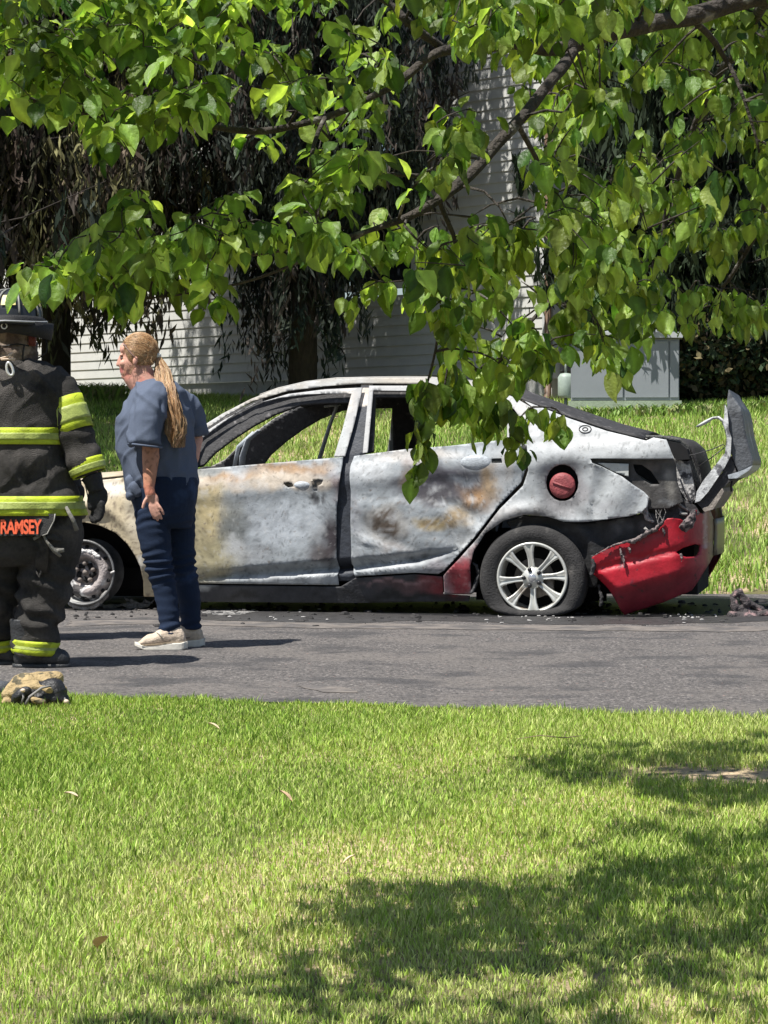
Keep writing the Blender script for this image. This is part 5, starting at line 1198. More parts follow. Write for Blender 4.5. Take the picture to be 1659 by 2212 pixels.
    for i, (z_, g_) in enumerate(((-.022, 1.22), (-.05, 1.20), (-.078, 1.14))):
        for k in range(33):
            a = math.pi+math.pi*k/32; side = abs(math.cos(a)); V.append((P(hx, 0).x+(rx+.02)*g_*math.cos(a), -.02+ry*1.05*math.sin(a)*g_, zc+z_*(1+.35*side)))
    for i in range(2):
        for k in range(32): F.append((i*33+k, i*33+k+1, (i+1)*33+k+1, (i+1)*33+k))
    mb.add(V, F); o = mb.build('neck_curtain', M_glove, he); s = o.modifiers.new('t', 'SOLIDIFY'); s.thickness = .006
    mb = MB(); mb.tube([P(100, 738, -.02), P(103, 752, -.02), P(101, 766, -.03), P(92, 774, -.04), (P(84, 780, -.05))], .0065, 7, True, .5); mb.build('chin_strap', M_glove, he)
    mb = MB(); mb.tube([PB(9+6*math.cos(a), 704+6*math.sin(a), -.235) for a in [2*math.pi*k/14 for k in range(15)]], .003, 6, False); mb.build('helmet_ring', mat('bright_ring', (.7, .7, .7), .3, 10, .1, metal=.4), he)
    if main:
        mb = MB(); mb.tube([PB(-20, 778, -.20), PB(0, 775, -.195), PB(14, 771, -.19), PB(28, 762, -.185)], [.012, .011, .010, .009], 8, True, .5); mb.tube([PB(2, 777, -.2), PB(18, 776, -.195), PB(33, 777, -.19)], [.010, .009, .009], 8, True, .5); mb.build('collar_strap', mat('cream_webbing', (.66, .52, .40), .8, 40, .15), coat)
        mb = MB(); cxk, cyk = 21, 797; mb.tube([PB(cxk+(6.5+1.5*math.sin(a))*math.cos(a)+3*math.sin(a), cyk+14*math.sin(a), -.20) for a in [2*math.pi*k/20 for k in range(21)]], .0065, 8, False); mb.build('carabiner', mat('polished_aluminium', (.75, .75, .72), .25, 10, .08, metal=.5), coat)
        # name flap with its lettering
        M_flap = mat('name_flap_cloth', (.035, .034, .034), .8, 60, .2, .3, 200)
        mb = MB(); q = [PB(-60, 1113, -.215), PB(120, 1110, -.205), PB(117, 1124, -.208), (PB(101, 1153, -.212)), PB(96, 1157, -.213), PB(-60, 1158, -.222)]
        V = q+[v+Vector((0, .008, 0)) for v in q]; mb.add(V, [(0, 1, 2, 3, 4, 5)[::-1], (6, 7, 8, 9, 10, 11)]+[(i, (i+1) % 6, (i+1) % 6+6, i+6) for i in range(6)]); fl = mb.build('name_flap', M_flap, coat, False)
        mb = MB(); mb.tube([PB(119, 1110, -.215), PB(117, 1124, -.218), PB(102, 1153, -.222), PB(92, 1157, -.224)], .003, 5); mb.build('flap_piping', mat('flap_edge_tape', (.30, .29, .26), .7, 30, .2), fl)
        cu = bpy.data.curves.new('name', 'FONT'); cu.body = 'RAMSEY'; cu.size = .098; cu.extrude = .0012; cu.offset = .0028; cu.space_character = .92
        tmp = bpy.data.objects.new('tmp', cu); C.objects.link(tmp); dg = bpy.context.evaluated_depsgraph_get(); me = bpy.data.meshes.new_from_object(tmp.evaluated_get(dg)); bpy.data.objects.remove(tmp)
        n_ = len(me.vertices); co = np.empty(n_*3, np.float32); me.vertices.foreach_get('co', co); co = co.reshape(-1, 3)
        w = co[:, 0].max()-co[:, 0].min(); h = co[:, 1].max()-co[:, 1].min(); a, b_ = PB(1, 1154, -.2265), PB(90, 1122, -.2195)
        fx = (co[:, 0]-co[:, 0].min())/w; fz = (co[:, 1]-co[:, 1].min())/h
        out = np.stack([a.x+fx*(b_.x-a.x), -.2215+fx*.003+fz*.006-co[:, 2]-.002, a.z+fz*(b_.z-a.z)], 1)
        me.vertices.foreach_set('co', out.astype(np.float32).ravel()); me.update(); me.materials.clear(); me.materials.append(mat('orange_red_letters', (.85, .13, .05), .6, 60, .25, spots=[((.35, .05, .03), 60, .60, .68)]))
        o = bpy.data.objects.new('name_lettering', me); C.objects.link(o); o.parent = fl
        mb = MB(); mb.tube([P(182, 1032, -.02), P(185, 1050, -.03), P(190, 1075, -.03), P(194, 1092, -.03)], [.004, .008, .007, .004], 8, True, .4); mb.build('cuff_lining', mat('cream_lining', (.66, .62, .55), .8, 30, .15), t)
    return t
firefighter(40, 465.0, 'firefighter in black turnout gear seen from behind, one hand raised to a striped helmet')
f2 = firefighter(16, 404.0, 'second firefighter standing almost hidden behind the nearer one, boot and trouser edge showing', False)

# ------------------------------------------------------------------ small things on the ground
pk = at(88, 1530, FOC/550.0); gk = pk; s5 = 550.0
bag = empty('turnout_bundle', (gk.x, gk.y, gh(uv(gk.x, gk.y)[1])), 0, label='crumpled tan and black glove and mask bundle dropped at the lawn edge', cat='gear')
bag.scale = (1.15, 1, .86)
def bp_(x, y, d=0): return Vector(((x-88)/s5, d, (1526-y)/s5))
mb = MB()
for a, b, r1, r2, d in (((34, 1500), (60, 1474), .035, .05, 0), ((60, 1474), (92, 1464), .05, .035, .02), ((86, 1464), (112, 1462), .03, .03, .05), ((50, 1492), (80, 1480), .03, .03, -.04), ((84, 1480), (108, 1486), .016, .016, -.06), ((26, 1516), (36, 1518), .018, .014, -.03), ((84, 1506), (98, 1512), .011, .012, -.12), ((104, 1464), (132, 1486), .014, .012, -.01)):
    mb.capsule(bp_(*a, d), bp_(*b, d), r1, r2, 14)
mb.remesh('tan_cover', mat('tan_leather', (.38, .28, .14), .8, 30, .3, .5, 90, spots=[((.10, .085, .05), 24, .58, .63)]), bag, .005, 2, folds(.007, 18, (1, 1, 1), 2))
mb = MB()
for a, b, r1, r2, d in (((60, 1508), (84, 1512), .042, .04, -.05), ((84, 1490), (120, 1508), .045, .04, -.03), ((112, 1480), (124, 1512), .04, .035, -.03), ((110, 1470), (128, 1492), .02, .022, -.02), ((54, 1498), (66, 1486), .02, .018, -.09)):
    mb.capsule(bp_(*a, d), bp_(*b, d), r1, r2, 14)
mb.remesh('black_rubber_part', mat('black_mask_rubber', (.016, .016, .018), .5, 30, .4, .3, 120), bag, .005, 2, folds(.008, 16, (1, 1, 1), 5))
mb = MB(); mb.tube([bp_(68, 1518, -.12), bp_(74, 1500, -.11), bp_(84, 1490, -.10), bp_(96, 1478, -.09), bp_(112, 1474, -.08)], .0055, 7); mb.tube([bp_(60, 1516, -.12), bp_(64, 1500, -.12), bp_(62, 1488, -.11)], .004, 6)
mb.tube([bp_(128, 1495, -.04), bp_(138, 1512, -.06), bp_(146, 1520, -.07)], .006, 6); mb.build('strap', mat('grey_strap', (.20, .19, .18), .7, 30, .2), bag)
mb = MB(); mb.sphere(bp_(140, 1514, -.07), .011, 8, 6); mb.sphere(bp_(63, 1483, -.12), .009, 8, 6); mb.split('buckle', mat('cream_webbing'), bag)
hp_ = at(-60, 1512, FOC/512.0)
ho = empty('fire_hose', (0, 0, 0), 0, label='dark grey hose end lying on the road at the left edge beside the tan bundle', cat='hose')
mb = MB(); a_ = at(-150, 1500, FOC/535.0); b_ = at(24, 1500, FOC/535.0); mb.tube([Vector((a_.x-.6, a_.y, .034)), Vector((a_.x, a_.y, .034)), Vector((b_.x-.05, b_.y, .034)), Vector((b_.x, b_.y, .034))], [.036, .037, .036, .03], 20); mb.build('hose_body', mat('grey_hose_jacket', (.075, .08, .09), .7, 60, .2, .3, 200), ho)
mb = MB(); mb.tube([Vector((b_.x, b_.y, .034)), Vector((b_.x+.03, b_.y, .034))], [.03, .026], 16); mb.build('hose_coupling', M_boot, ho)
# melted lumps of debris
def debris(name, cx, cy, blobs, m, label, seed=0, vox=.006, amp=.012):
    r = ray(cx, cy); k = -CAMZ/r.z; o = Vector((r.x*k, r.y*k, 0)); s = FOC/o.y
    t = empty(name, o, 0, label=label, cat='debris'); mb = MB()
    for x0, y0, x1, y1, r0, r1, d in blobs: mb.capsule(Vector(((x0-cx)/s, d, max(.0, (cy-y0)/s))), Vector(((x1-cx)/s, d, max(0, (cy-y1)/s))), r0, r1, 10)
    mb.remesh('lump', m, t, vox, 1, lambda p: amp*noise.noise(p*14+Vector((seed, 0, 0)))+amp*.6*noise.noise(p*37)); return t
M_melt = mat('charred_plastic', (.060, .05, .052), .75, 30, .5, .7, 110, spots=[((.26, .17, .17), 20, .55, .63)])
debris('melted_debris', 1602, 1333, [(1590, 1325, 1582, 1290, .03, .02, 0), (1582, 1290, 1598, 1276, .02, .018, 0), (1598, 1278, 1612, 1305, .018, .03, 0), (1600, 1320, 1640, 1330, .035, .03, .0), (1612, 1302, 1648, 1318, .03, .02, .05), (1575, 1330, 1625, 1332, .025, .03, -.05), (1640, 1325, 1700, 1328, .02, .03, .0)], M_melt, 'charred pinkish black melted lump lying behind the car at the right edge')
debris('melted_debris', 300, 1316, [(280, 1312, 322, 1306, .022, .016, 0), (284, 1298, 300, 1308, .012, .02, 0), (312, 1300, 326, 1304, .014, .012, .03), (225, 1311, 285, 1306, .014, .018, .02), (268, 1290, 275, 1296, .005, .008, 0), (322, 1306, 338, 1292, .006, .004, 0)], mat('ashy_scrap'), 'grey burned scraps on the road between the front wheel and the woman', 3)
debris('melted_debris', 205, 1312, [(178, 1304, 232, 1308, .016, .010, 0), (150, 1296, 185, 1308, .012, .016, .02)], mat('ashy_scrap'), 'twisted pale wire residue under the bare front wheel', 5)
debris('ash_flakes', 510, 1330, [(455, 1324, 480, 1322, .006, .008, 0), (470, 1329, 520, 1328, .004, .006, .03), (500, 1320, 520, 1318, .004, .005, 0)], M_ash, 'pale grey ash flakes on the wet road below the front door', 6, .004, .008)
rr = random.Random(15)
mb = MB()
for k in range(55):
    x = rr.choice((rr.uniform(440, 660), rr.uniform(380, 1300), rr.uniform(1440, 1560), rr.uniform(1050, 1250))); y = rr.uniform(1318, 1346) if x < 700 else rr.uniform(1330, 1350)
    r = ray(x, y); kk = -CAMZ/r.z; mb.sphere((r.x*kk, r.y*kk, .012), (rr.uniform(.004, .016), rr.uniform(.004, .016), rr.uniform(.002, .007)), 6, 4)
rk = random.Random(77); mk = MB()
for k in range(260):
    x = rk.uniform(150, 1690); y = rk.uniform(1300, 1338)+rk.random()**3*22; r = ray(x, y); kk = -CAMZ/r.z; sz = rk.uniform(.006, .028)*rk.random()+.004
    mk.sphere((r.x*kk, r.y*kk, .008), (sz*rk.uniform(.7, 1.8), sz, sz*rk.uniform(.3, .9)), 6, 4, Matrix.Rotation(rk.uniform(0, 3), 3, 'Z'))
for v_ in range(len(mk.v)):
    p_ = Vector(mk.v[v_]); mk.v[v_] = tuple(p_+Vector((noise.noise(p_*60), noise.noise(p_*60+Vector((3, 3, 3))), abs(noise.noise(p_*50))))*.007)
mk.build('charred_crumbs', mat('charred_crumb', (.028, .026, .026), .8, 40, .6), kind='stuff', label='black charred crumbs littering the soot around the car', cat='debris', smooth=False)
mb.build('glass_and_ash_crumbs', mat('white_crumbs', (.34, .33, .32), .8, 60, .4), kind='stuff', label='white crumbs of glass and ash scattered in front of the car', cat='debris', smooth=False)
road_patch('pale_ash', [(436, 1322), (450, 1316), (500, 1315), (528, 1320), (560, 1324), (520, 1330), (470, 1332), (440, 1328)], M_ash, .0096, .03, label='pale ash smear on the road under the front door', cat='ash')
# fallen leaves and sticks on the near lawn
def lawnpt(x, y):
    Yv = 9.
    for _ in range(12):
        p = at(x, y, Yv); g_ = gh(uv(p.x, p.y)[1])+.03; r = ray(x, y); Yv = (g_-CAMZ)/r.z*r.y
    return at(x, y, Yv)
def drop_leaf(x, y, L, col, label, seed):
    p = lawnpt(x, y); g = random.Random(seed); t = Matrix.Rotation(g.uniform(0, 6), 3, 'Z')@Matrix.Rotation(g.uniform(.2, .7), 3, 'X'); V = []; F = []; n = 7
    for i in range(n+1):
        s = i/n; w = L*.32*math.sin(math.pi*min(1, s**.8))**.8 if 0 < s < 1 else .0005
        for j in (-1, 0, 1): V.append(t@Vector((j*w, (s-.5)*L, .18*L*abs(j)*(.6)+.12*L*math.sin(s*3)))+Vector((0, 0, .012)))
    for i in range(n):
        for j in range(2): F.append((i*3+j, i*3+j+1, (i+1)*3+j+1, (i+1)*3+j))
    o = mobj('fallen_leaf', V, F, mat('dry_leaf_%d' % (seed % 3), col, .8, 30, .25), None, label=label, cat='leaf', group='dry leaves on the near lawn'); o.location = p
drop_leaf(461, 1577, .045, (.72, .58, .38), 'cream fallen leaf on the lawn near the road edge', 3)
drop_leaf(153, 1727, .045, (.62, .50, .34), 'small pale leaf on the left of the lawn', 4)
drop_leaf(222, 2049, .06, (.66, .44, .28), 'tan fallen leaf low on the left of the lawn', 5)
drop_leaf(616, 1730, .05, (.55, .34, .14), 'orange brown leaf in the middle of the sunny lawn', 8)
drop_leaf(755, 1868, .04, (.6, .5, .3), 'tiny pale leaf beside the top edge of the tree shadow', 6)
p = lawnpt(1180, 1612)
tw = empty('fallen_twig', p, 0, label='thin brown fallen twig on the lawn beside the right-hand tree shadow', cat='twig')
mb = MB(); mb.tube([(-.10, 0, .025), (-.02, .02, .035), (.06, -.01, .03), (.12, .01, .035)], [.0012, .0018, .002, .0012], 6); mb.tube([(.06, -.01, .03), (.07, .03, .05)], .0012, 5); mb.build('stick', mat('dry_twig', (.22, .16, .10), .9, 40, .3), tw)
# ------------------------------------------------------------------ the near tree, its branches hanging into the picture
M_tb = mat('grey_tree_bark', (.050, .042, .036), .95, 26, .5, 1.0, 60, spots=[((.20, .19, .17), 14, .62, .70)], stretch=(1, 1, 1))
M_leaf = mat('tree_leaves', rough=.42, nscale=45, namt=.18, attr=True, trans=.50, tcol=(2.1, 2.0, .75), spec=.45, bump=.25, bscale=130)
TX, TY = 2.45, 6.6; tz = gz(TX, TY)
tree = empty('broadleaf_tree', (TX, TY, tz), label='green broadleaf tree whose leafy branches hang across the top of the view', cat='tree')
T0 = Vector((TX, TY, tz))
mb = MB(); mb.tube([(0, 0, -.1), (.02, 0, .5), (-.03, .02, 1.4), (0, 0, 2.2), (-.05, .05, 3.0), (0, .1, 4.2), (.05, .1, 5.4)], [.20, .16, .14, .13, .10, .07, .03], 16); mb.build('trunk', M_tb, tree)
LIMBS = []          # each: list of (D x, D y, depth, radius in D px)
LIMBS.append([(2800, 430, 6.6, 60), (2380, 300, 6.6, 44), (1960, 150, 6.6, 34), (1800, 20, 6.5, 26), (1659, -12, 6.45, 21), (1520, 28, 6.4, 20), (1400, 50, 6.35, 19), (1300, 78, 6.3, 18), (1240, 100, 6.3, 18), (1180, 108, 6.25, 17), (1110, 97, 6.2, 15), (1050, 108, 6.15, 14), (980, 112, 6.1, 12), (930, 130, 6.05, 10), (880, 165, 6.0, 9), (800, 205, 5.95, 8), (720, 240, 5.9, 7), (640, 262, 5.85, 7), (540, 282, 5.8, 7), (430, 272, 5.75, 6), (340, 262, 5.7, 5), (270, 250, 5.7, 4)])
LIMBS.append([(1240, 108, 6.3, 14), (1205, 155, 6.2, 13), (1170, 205, 6.1, 12), (1120, 265, 6.0, 12), (1060, 330, 5.95, 12), (1005, 390, 5.9, 12), (950, 430, 5.85, 11), (880, 465, 5.8, 8), (800, 492, 5.75, 6), (720, 520, 5.7, 5), (620, 540, 5.7, 4), (500, 552, 5.65, 4), (400, 560, 5.6, 3)])
LIMBS.append([(960, 112, 6.1, 9), (915, 80, 6.05, 9), (880, 45, 6.0, 8), (840, 10, 6.0, 7), (760, -30, 5.95, 6)])
LIMBS.append([(-80, 60, 5.6, 8), (0, 165, 5.65, 7), (50, 205, 5.65, 6), (110, 232, 5.7, 5.5), (190, 243, 5.7, 5), (270, 250, 5.7, 4)])
LIMBS.append([(1240, 100, 6.3, 9), (1185, 40, 6.4, 9), (1150, -30, 6.5, 8), (1120, -120, 6.6, 6)])
LIMBS.append([(1659, -12, 6.45, 14), (1600, 90, 7.0, 9), (1530, 200, 7.4, 8), (1480, 330, 7.6, 7), (1440, 470, 7.8, 6), (1430, 600, 7.8, 4)])
LIMBS.append([(2060, 190, 6.62, 22), (1900, 100, 6.8, 16), (1720, 200, 7.4, 10), (1660, 400, 7.7, 7), (1620, 520, 7.9, 6), (1560, 620, 8.0, 4)])
LIMBS.append([(1120, 265, 6.0, 6), (1190, 420, 6.3, 5), (1225, 520, 6.5, 5), (1210, 620, 6.6, 4.5), (1150, 690, 6.6, 4), (1090, 760, 6.5, 3.5), (1040, 830, 6.4, 3), (1120, 850, 6.4, 2.5)])
LIMBS.append([(700, 245, 5.88, 5), (672, 330, 5.8, 4.5), (668, 400, 5.8, 4), (640, 440, 5.75, 3)])
LIMBS.append([(800, 492, 5.75, 4), (700, 545, 5.7, 3.5), (560, 600, 5.7, 3), (430, 630, 5.65, 2.5), (300, 650, 5.6, 2)])
LIMBS.append([(1005, 390, 5.9, 7), (900, 380, 5.9, 5), (780, 370, 5.85, 4), (640, 360, 5.8, 3)])
LIMBS.append([(2790, -200, 6.65, 34), (2200, -190, 7.1, 28), (1700, -160, 7.4, 22), (1400, -200, 7.2, 16), (1100, -260, 7.0, 12), (800, -230, 6.6, 9), (500, -200, 6.2, 7), (200, -120, 5.9, 5)])
LIMBS.append([(1500, 40, 6.4, 8), (1560, 110, 6.6, 6), (1600, 180, 6.6, 4), (1640, 330, 6.6, 3)])
LIMBS.append([(950, 430, 5.85, 6), (980, 540, 6.0, 4.5), (960, 640, 6.1, 4), (940, 760, 6.1, 3), (915, 870, 6.1, 2.5)])
SK = []
lb = MB()
for L in LIMBS:
    P = [at(x, y, d)-T0 for x, y, d, r in L]; rd = [r/(FOC/d) for x, y, d, r in L]
    PP = []; RR = []
    for i in range(len(P)-1):
        a, b, c, d_ = P[max(i-1, 0)], P[i], P[i+1], P[min(i+2, len(P)-1)]
        for t in (0, .25, .5, .75):
            q = .5*((2*b)+(c-a)*t+(2*a-5*b+4*c-d_)*t*t+(3*b-a-3*c+d_)*t**3); q += Vector((noise.noise(q*5), noise.noise(q*5+Vector((9, 0, 0))), noise.noise(q*5+Vector((0, 9, 0)))))*.012
            PP.append(q); RR.append((rd[i]+(rd[i+1]-rd[i])*t)*(1+.22*noise.noise(q*11)))
            SK.append((q, rd[i]))
    PP.append(P[-1]); RR.append(rd[-1]*.8); m1 = MB(); m1.tube(PP, RR, 9 if rd[0] < .012 else 14); m1.build('branch', M_tb, tree)
SKP = np.array([tuple(s[0]) for s in SK])
# leaf template: blade with midrib fold, drooping tip, wavy edge
def leaf_tpl():
    n = 6; V = []; F = []
    ws = [.04, .66, 1.0, 1.04, .86, .50, .0]
    for i in range(n+1):
        s = i/n
        for j in (-1, -.5, 0, .5, 1): V.append((ws[i]*.33*j, s, .12*abs(j)*ws[i]-.24*s*s+.045*math.sin(s*9+j)*abs(j)+.025*math.sin(i*2.1+j*3)))
    for i in range(n):
        for j in range(4): F.append((i*5+j, i*5+j+1, (i+1)*5+j+1, (i+1)*5+j))
    return np.array(V, np.float32), np.array(F)
LT, LF = leaf_tpl()
leaf_M = []; leaf_S = []; leaf_P = []; leaf_C = []
twig = MB(); rr = random.Random(31)
GREENS = [(.030, .075, .016), (.045, .105, .022), (.080, .165, .034), (.13, .235, .05), (.20, .32, .08), (.29, .41, .13)]
CLU = []
def cluster(p, n, size, droop, yellow=.3): CLU.append((Vector(p), n, size, droop, yellow))
def grow():
    d0 = [float(np.sqrt(((SKP-np.array(c[0]))**2).sum(1)).min()) for c in CLU]
    order = sorted(range(len(CLU)), key=lambda i: d0[i]); nodes = [tuple(v) for v in SKP]; lev = [0]*len(nodes)
    N_ = np.array(nodes+[(1e3, 0, 0)]*len(CLU)); m = len(nodes); lev = np.array(lev+[0]*len(CLU), float)
    for i in order:
        p, n, size, droop, yellow = CLU[i]; d = np.sqrt(((N_[:m]-np.array(p))**2).sum(1))+lev[:m]*.02; j = int(np.argmin(d)); q = Vector(N_[j]); L = (p-q).length
        N_[m] = tuple(p); lev[m] = lev[j]+1; m += 1
        if L > .02:
            e = Vector((rr.gauss(0, .12), rr.gauss(0, .12), .12+rr.gauss(0, .08)))*L; w0 = .0042/(1+.35*lev[m-1])
            twig.tube([q, q.lerp(p, .35)+e*.8, q.lerp(p, .7)+e*.6, p], [w0*1.1+.0006, w0+.0004, w0*.8+.0003, .0009], 5)
        leaves(p, q, n, size, droop, yellow)
def leaves(p, q, n, size, droop, yellow):
    out = (p-q); out.z = 0; out = out.normalized() if out.length > 1e-3 else Vector((-1, 0, 0))
    a0 = rr.uniform(0, 6.28); tone = rr.uniform(.75, 1.3); L = (p-q).length
    for k in range(n):
        a = a0+k*2*math.pi/n+rr.uniform(-.5, .5); h = Vector((math.cos(a), math.sin(a), 0))+out*.35
        dr = droop+rr.uniform(-.45, .45)
        tip = (h.normalized()*math.cos(dr)+Vector((0, 0, -math.sin(dr)))).normalized()
        nrm = Vector((0, 0, 1))+h*.3+Vector((rr.gauss(0, .5), rr.gauss(0, .5), rr.gauss(0, .2))); x = tip.cross(nrm).normalized(); z = x.cross(tip).normalized()
        s = size*rr.uniform(.5, 1.25)
        back = rr.random()**2*min(L*.6, .09) if k > 2 else 0
        st = p.lerp(q, back/max(L, .01))+Vector((rr.gauss(0, .012), rr.gauss(0, .012), rr.gauss(0, .012)))+tip*.012
        leaf_M.append(((x.x, tip.x, z.x), (x.y, tip.y, z.y), (x.z, tip.z, z.z))); leaf_S.append(s); leaf_P.append(tuple(st))
        c = Vector(GREENS[min(5, int(rr.random()**1.15*6))]); c = c.lerp(Vector((.28, .32, .07)), yellow*rr.random()**1.5); c *= rr.uniform(.8, 1.2)*tone; leaf_C.append(tuple(c))
def inpoly(x, y, P):
    c = False; j = len(P)-1
    for i in range(len(P)):
        if (P[i][1] > y) != (P[j][1] > y) and x < (P[j][0]-P[i][0])*(y-P[i][1])/(P[j][1]-P[i][1])+P[i][0]: c = not c
        j = i
    return c
FOL = [(-60, -80), (1730, -80), (1730, 700), (1600, 715), (1480, 700), (1440, 650), (1385, 700), (1365, 775), (1290, 760), (1255, 690), (1190, 800), (1140, 780), (1080, 800), (1010, 790), (960, 790), (945, 720), (930, 650), (870, 590), (830, 570), (700, 520), (600, 510), (500, 520), (480, 620), (380, 590), (300, 600), (235, 620), (245, 600), (180, 580), (60, 610), (50, 580), (180, 505), (260, 460), (255, 400), (300, 350), (270, 290), (195, 290), (185, 225), (0, 215), (-60, 220)]
GAPS = [(880, 300, 50, 30), (1280, 330, 40, 40), (1130, 420, 36, 26), (380, 420, 50, 26), (1400, 230, 40, 30), (240, 130, 40, 20), (700, 110, 40, 26), (560, 440, 40, 18), (1010, 150, 72, 34), (955, 120, 40, 20), (1030, 190, 60, 22), (635, 290, 30, 26), (590, 45, 55, 45), (520, 170, 40, 26), (430, 330, 60, 34), (300, 330, 60, 40), (760, 445, 40, 20), (1560, 380, 40, 60), (1480, 560, 26, 30), (1620, 560, 26, 50), (1180, 560, 24, 60), (560, 360, 40, 20), (820, 395, 36, 16)]
def lit_zone(p):
    # would this cluster's shade fall where the lawn lies in full sun?
    g = gh(uv(p.x, p.y)[1]); q = p-SUN*((p.z-g)/SUN.z); g = gh(uv(q.x, q.y)[1]); q = p-SUN*((p.z-g)/SUN.z)
    if q.y < 4: return False
    x, y = proj(q)
    return (1725 < y < 1862 and x < 1700) or (x < 1120 and 1540 < y < 1870) or (x < 470 and y < 2060 and y > 1540)
cnt = 0
while cnt < 980:
    x, y = rr.uniform(-60, 1730), rr.uniform(-80, 870)
    if not inpoly(x, y, FOL): continue
    if any(((x-a)/(c+22))**2+((y-b)/(d+22))**2 < 1 for a, b, c, d in GAPS): continue
    if x < 900: dep = rr.uniform(5.0, 5.85); dro = .55+.25*(y > 450)
    elif x < 1350: dep = rr.uniform(5.25, 6.0); dro = .95
    else: dep = rr.uniform(6.2, 8.4); dro = 1.05
    if y > 600 and x > 900: dep = rr.uniform(5.9, 6.7)
    if x > 1430 and y > 450: dep = rr.uniform(7.4, 8.5)
    for L_ in LIMBS[:3]:
        for i in range(len(L_)-1):
            a_, b_ = Vector(L_[i][:2]), Vector(L_[i+1][:2]); ab = b_-a_; tt = min(1, max(0, (Vector((x, y))-a_).dot(ab)/ab.dot(ab))); dd = (a_+ab*tt-Vector((x, y-25))).length
            if dd < 66 and L_[i][3] > 6.5: dep = max(dep, L_[i][2]+rr.uniform(.15, .7))
    if lit_zone(at(x, y, dep)) and rr.random() < .9:
        continue
    cluster(at(x, y, dep)-T0, rr.choice((4, 5, 6, 6)), .058 if x < 900 else .060, dro, .35 if x < 900 else .6); cnt += 1
# hanging tips traced one by one
for (x, y, dep, n, s, dr) in ((100, 568, 5.6, 6, .075, .8), (72, 575, 5.6, 4, .075, 1.1), (180, 550, 5.6, 5, .08, .8), (225, 540, 5.6, 5, .08, .7), (275, 520, 5.62, 6, .085, .6), (248, 622, 5.6, 6, .062, 1.1), (256, 640, 5.6, 5, .052, 1.2), (230, 262, 5.7, 6, .085, 1.1), (235, 300, 5.7, 4, .07, 1.2), (460, 640, 5.65, 6, .075, 1.1), (335, 598, 5.6, 6, .06, .9), (400, 610, 5.65, 6, .07, 1.0),
        (760, 640, 5.9, 6, .06, 1.2), (830, 610, 5.95, 6, .065, 1.25), (800, 600, 5.95, 4, .06, 1.1), (915, 810, 6.1, 8, .075, 1.3), (925, 830, 6.1, 7, .07, 1.3), (905, 860, 6.1, 6, .07, 1.35), (908, 925, 6.1, 7, .07, 1.3), (900, 960, 6.1, 6, .065, 1.35), (905, 1000, 6.1, 6, .06, 1.35), (925, 950, 6.1, 3, .055, 1.4), (985, 830, 6.2, 7, .075, 1.3), (1010, 860, 6.25, 7, .08, 1.35), (960, 860, 6.2, 6, .08, 1.35), (1050, 870, 6.3, 7, .085, 1.4), (1090, 855, 6.3, 6, .08, 1.4), (1030, 900, 6.3, 5, .07, 1.4), (1120, 905, 6.35, 6, .06, 1.4), (1150, 880, 6.35, 5, .065, 1.4), (1190, 880, 6.4, 5, .065, 1.4), (1215, 900, 6.4, 5, .06, 1.35), (1110, 945, 6.35, 6, .05, 1.0), (1130, 960, 6.35, 4, .05, 1.2),
        (975, 780, 6.2, 7, .075, 1.2), (1035, 800, 6.2, 7, .08, 1.3), (1230, 670, 6.5, 8, .09, 1.3), (1290, 720, 6.6, 7, .085, 1.3), (1340, 770, 6.8, 6, .1, 1.4), (1370, 700, 6.8, 6, .085, 1.3), (1180, 750, 6.5, 7, .085, 1.3), (1330, 560, 6.6, 8, .09, 1.2), (1260, 545, 6.5, 8, .09, 1.1), (1560, 370, 6.7, 7, .1, 1.2), (1500, 400, 6.8, 6, .09, 1.3)):
    cluster(at(x, y, dep)-T0, n, s, dr, .6 if x > 700 else .3)
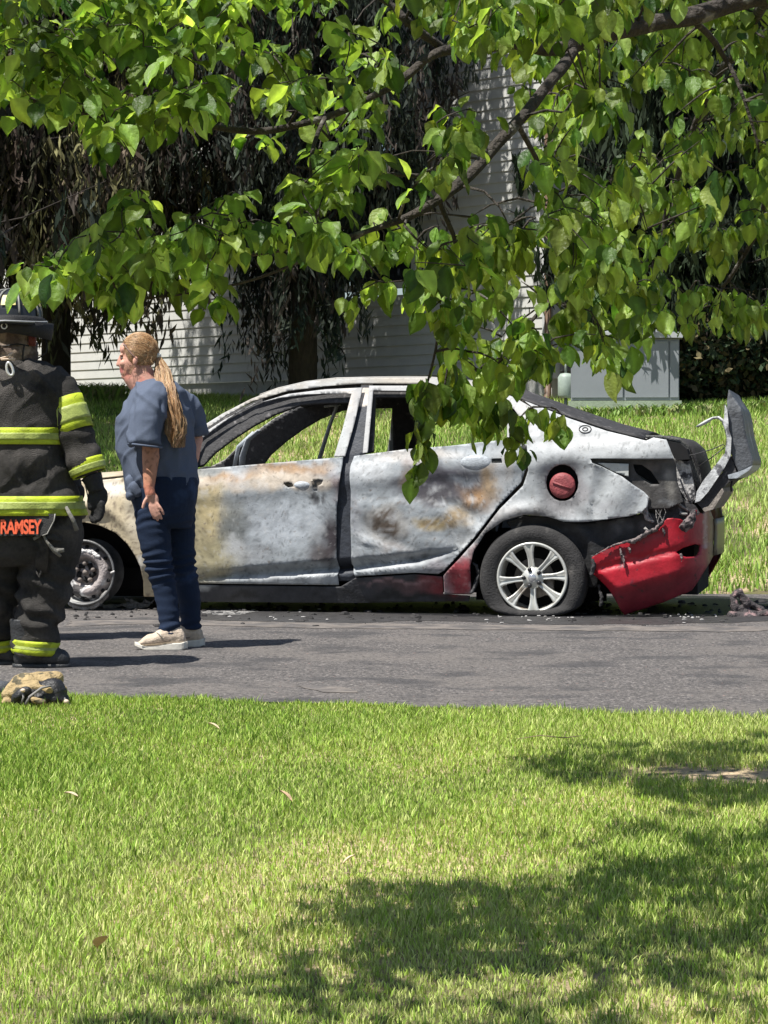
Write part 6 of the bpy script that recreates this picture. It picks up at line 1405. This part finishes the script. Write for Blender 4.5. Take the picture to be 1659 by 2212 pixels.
# crown beyond the frame: sampled from where its shade falls on the lawn
SH = [([(1700, 1850), (1500, 1870), (1300, 1895), (1150, 1905), (1000, 1885), (800, 1895), (690, 1885), (640, 1900), (700, 1960), (560, 1950), (480, 1975), (560, 2010), (430, 2030), (520, 2070), (330, 2090), (250, 2130), (300, 2165), (150, 2185), (100, 2212), (150, 2420), (2300, 2420), (2300, 1850)], 170, 2.3, 4.6, (90, 2300, 1850, 2420)),
      ([(2200, 1560), (1700, 1570), (1560, 1590), (1400, 1605), (1330, 1595), (1130, 1625), (1110, 1650), (1250, 1685), (1350, 1695), (1420, 1715), (1550, 1730), (1700, 1725), (2200, 1740)], 400, 2.2, 3.8, (1100, 2200, 1560, 1740)),
      ([(900, 2000), (1100, 2060), (1500, 2000), (2300, 2000), (2300, 2420), (150, 2420), (100, 2215), (330, 2160), (520, 2110), (600, 2060)], 240, 2.2, 3.6, (100, 2300, 2000, 2420)),
      ([(1440, 1800), (1700, 1785), (2200, 1780), (2200, 1850), (1500, 1850)], 40, 2.5, 4.0, (1440, 2200, 1780, 1850))]
def lawn_at(x, y):
    Yv = 8.
    for _ in range(14):
        p = at(x, y, Yv); r = ray(x, y); Yv = (gh(uv(p.x, p.y)[1])+.02-CAMZ)/r.z*r.y
    return at(x, y, Yv)
GAP2 = [(820, 1935, 60, 14), (1240, 2050, 80, 14), (1000, 2120, 70, 16), (560, 2150, 90, 18), (1480, 2160, 120, 16), (1180, 1985, 50, 9), (700, 2200, 90, 12)]
for poly, N_, h0, h1, bb in SH:
    cnt = 0; tries = 0
    while cnt < N_ and tries < 40000:
        tries += 1; x, y = rr.uniform(bb[0], bb[1]), rr.uniform(bb[2], bb[3])
        if not inpoly(x, y, poly): continue
        if any(((x-a)/c)**2+((y-b)/d)**2 < 1 for a, b, c, d in GAP2): continue
        g = lawn_at(x, y); h = rr.uniform(h0, h1); q = g+SUN*(h/SUN.z)
        f = proj(q)
        if q.y > 3 and -40 < f[0] < 1700 and f[1] > -110: continue
        cluster(q-T0, 6, .075, .7, .3); cnt += 1
grow()
twig.build('twigs', M_tb, tree, kind='stuff')
Mx = np.array(leaf_M, np.float32); S_ = np.array(leaf_S, np.float32); P_ = np.array(leaf_P, np.float32)
V = np.einsum('nij,vj->nvi', Mx, LT)*S_[:, None, None]+P_[:, None]
nl = len(P_); Fq = (np.arange(nl)*len(LT))[:, None, None]+LF[None]
K = np.repeat(np.array(leaf_C, np.float32)[:, None], len(LT), 1); K[:, [2+5*i for i in range(7)]] *= 1.45     # paler midrib
npmesh('crown', V.reshape(-1, 3), Fq.reshape(-1, 4), None, M_leaf, tree, True, K.reshape(-1, 3))
print('leaves', nl)
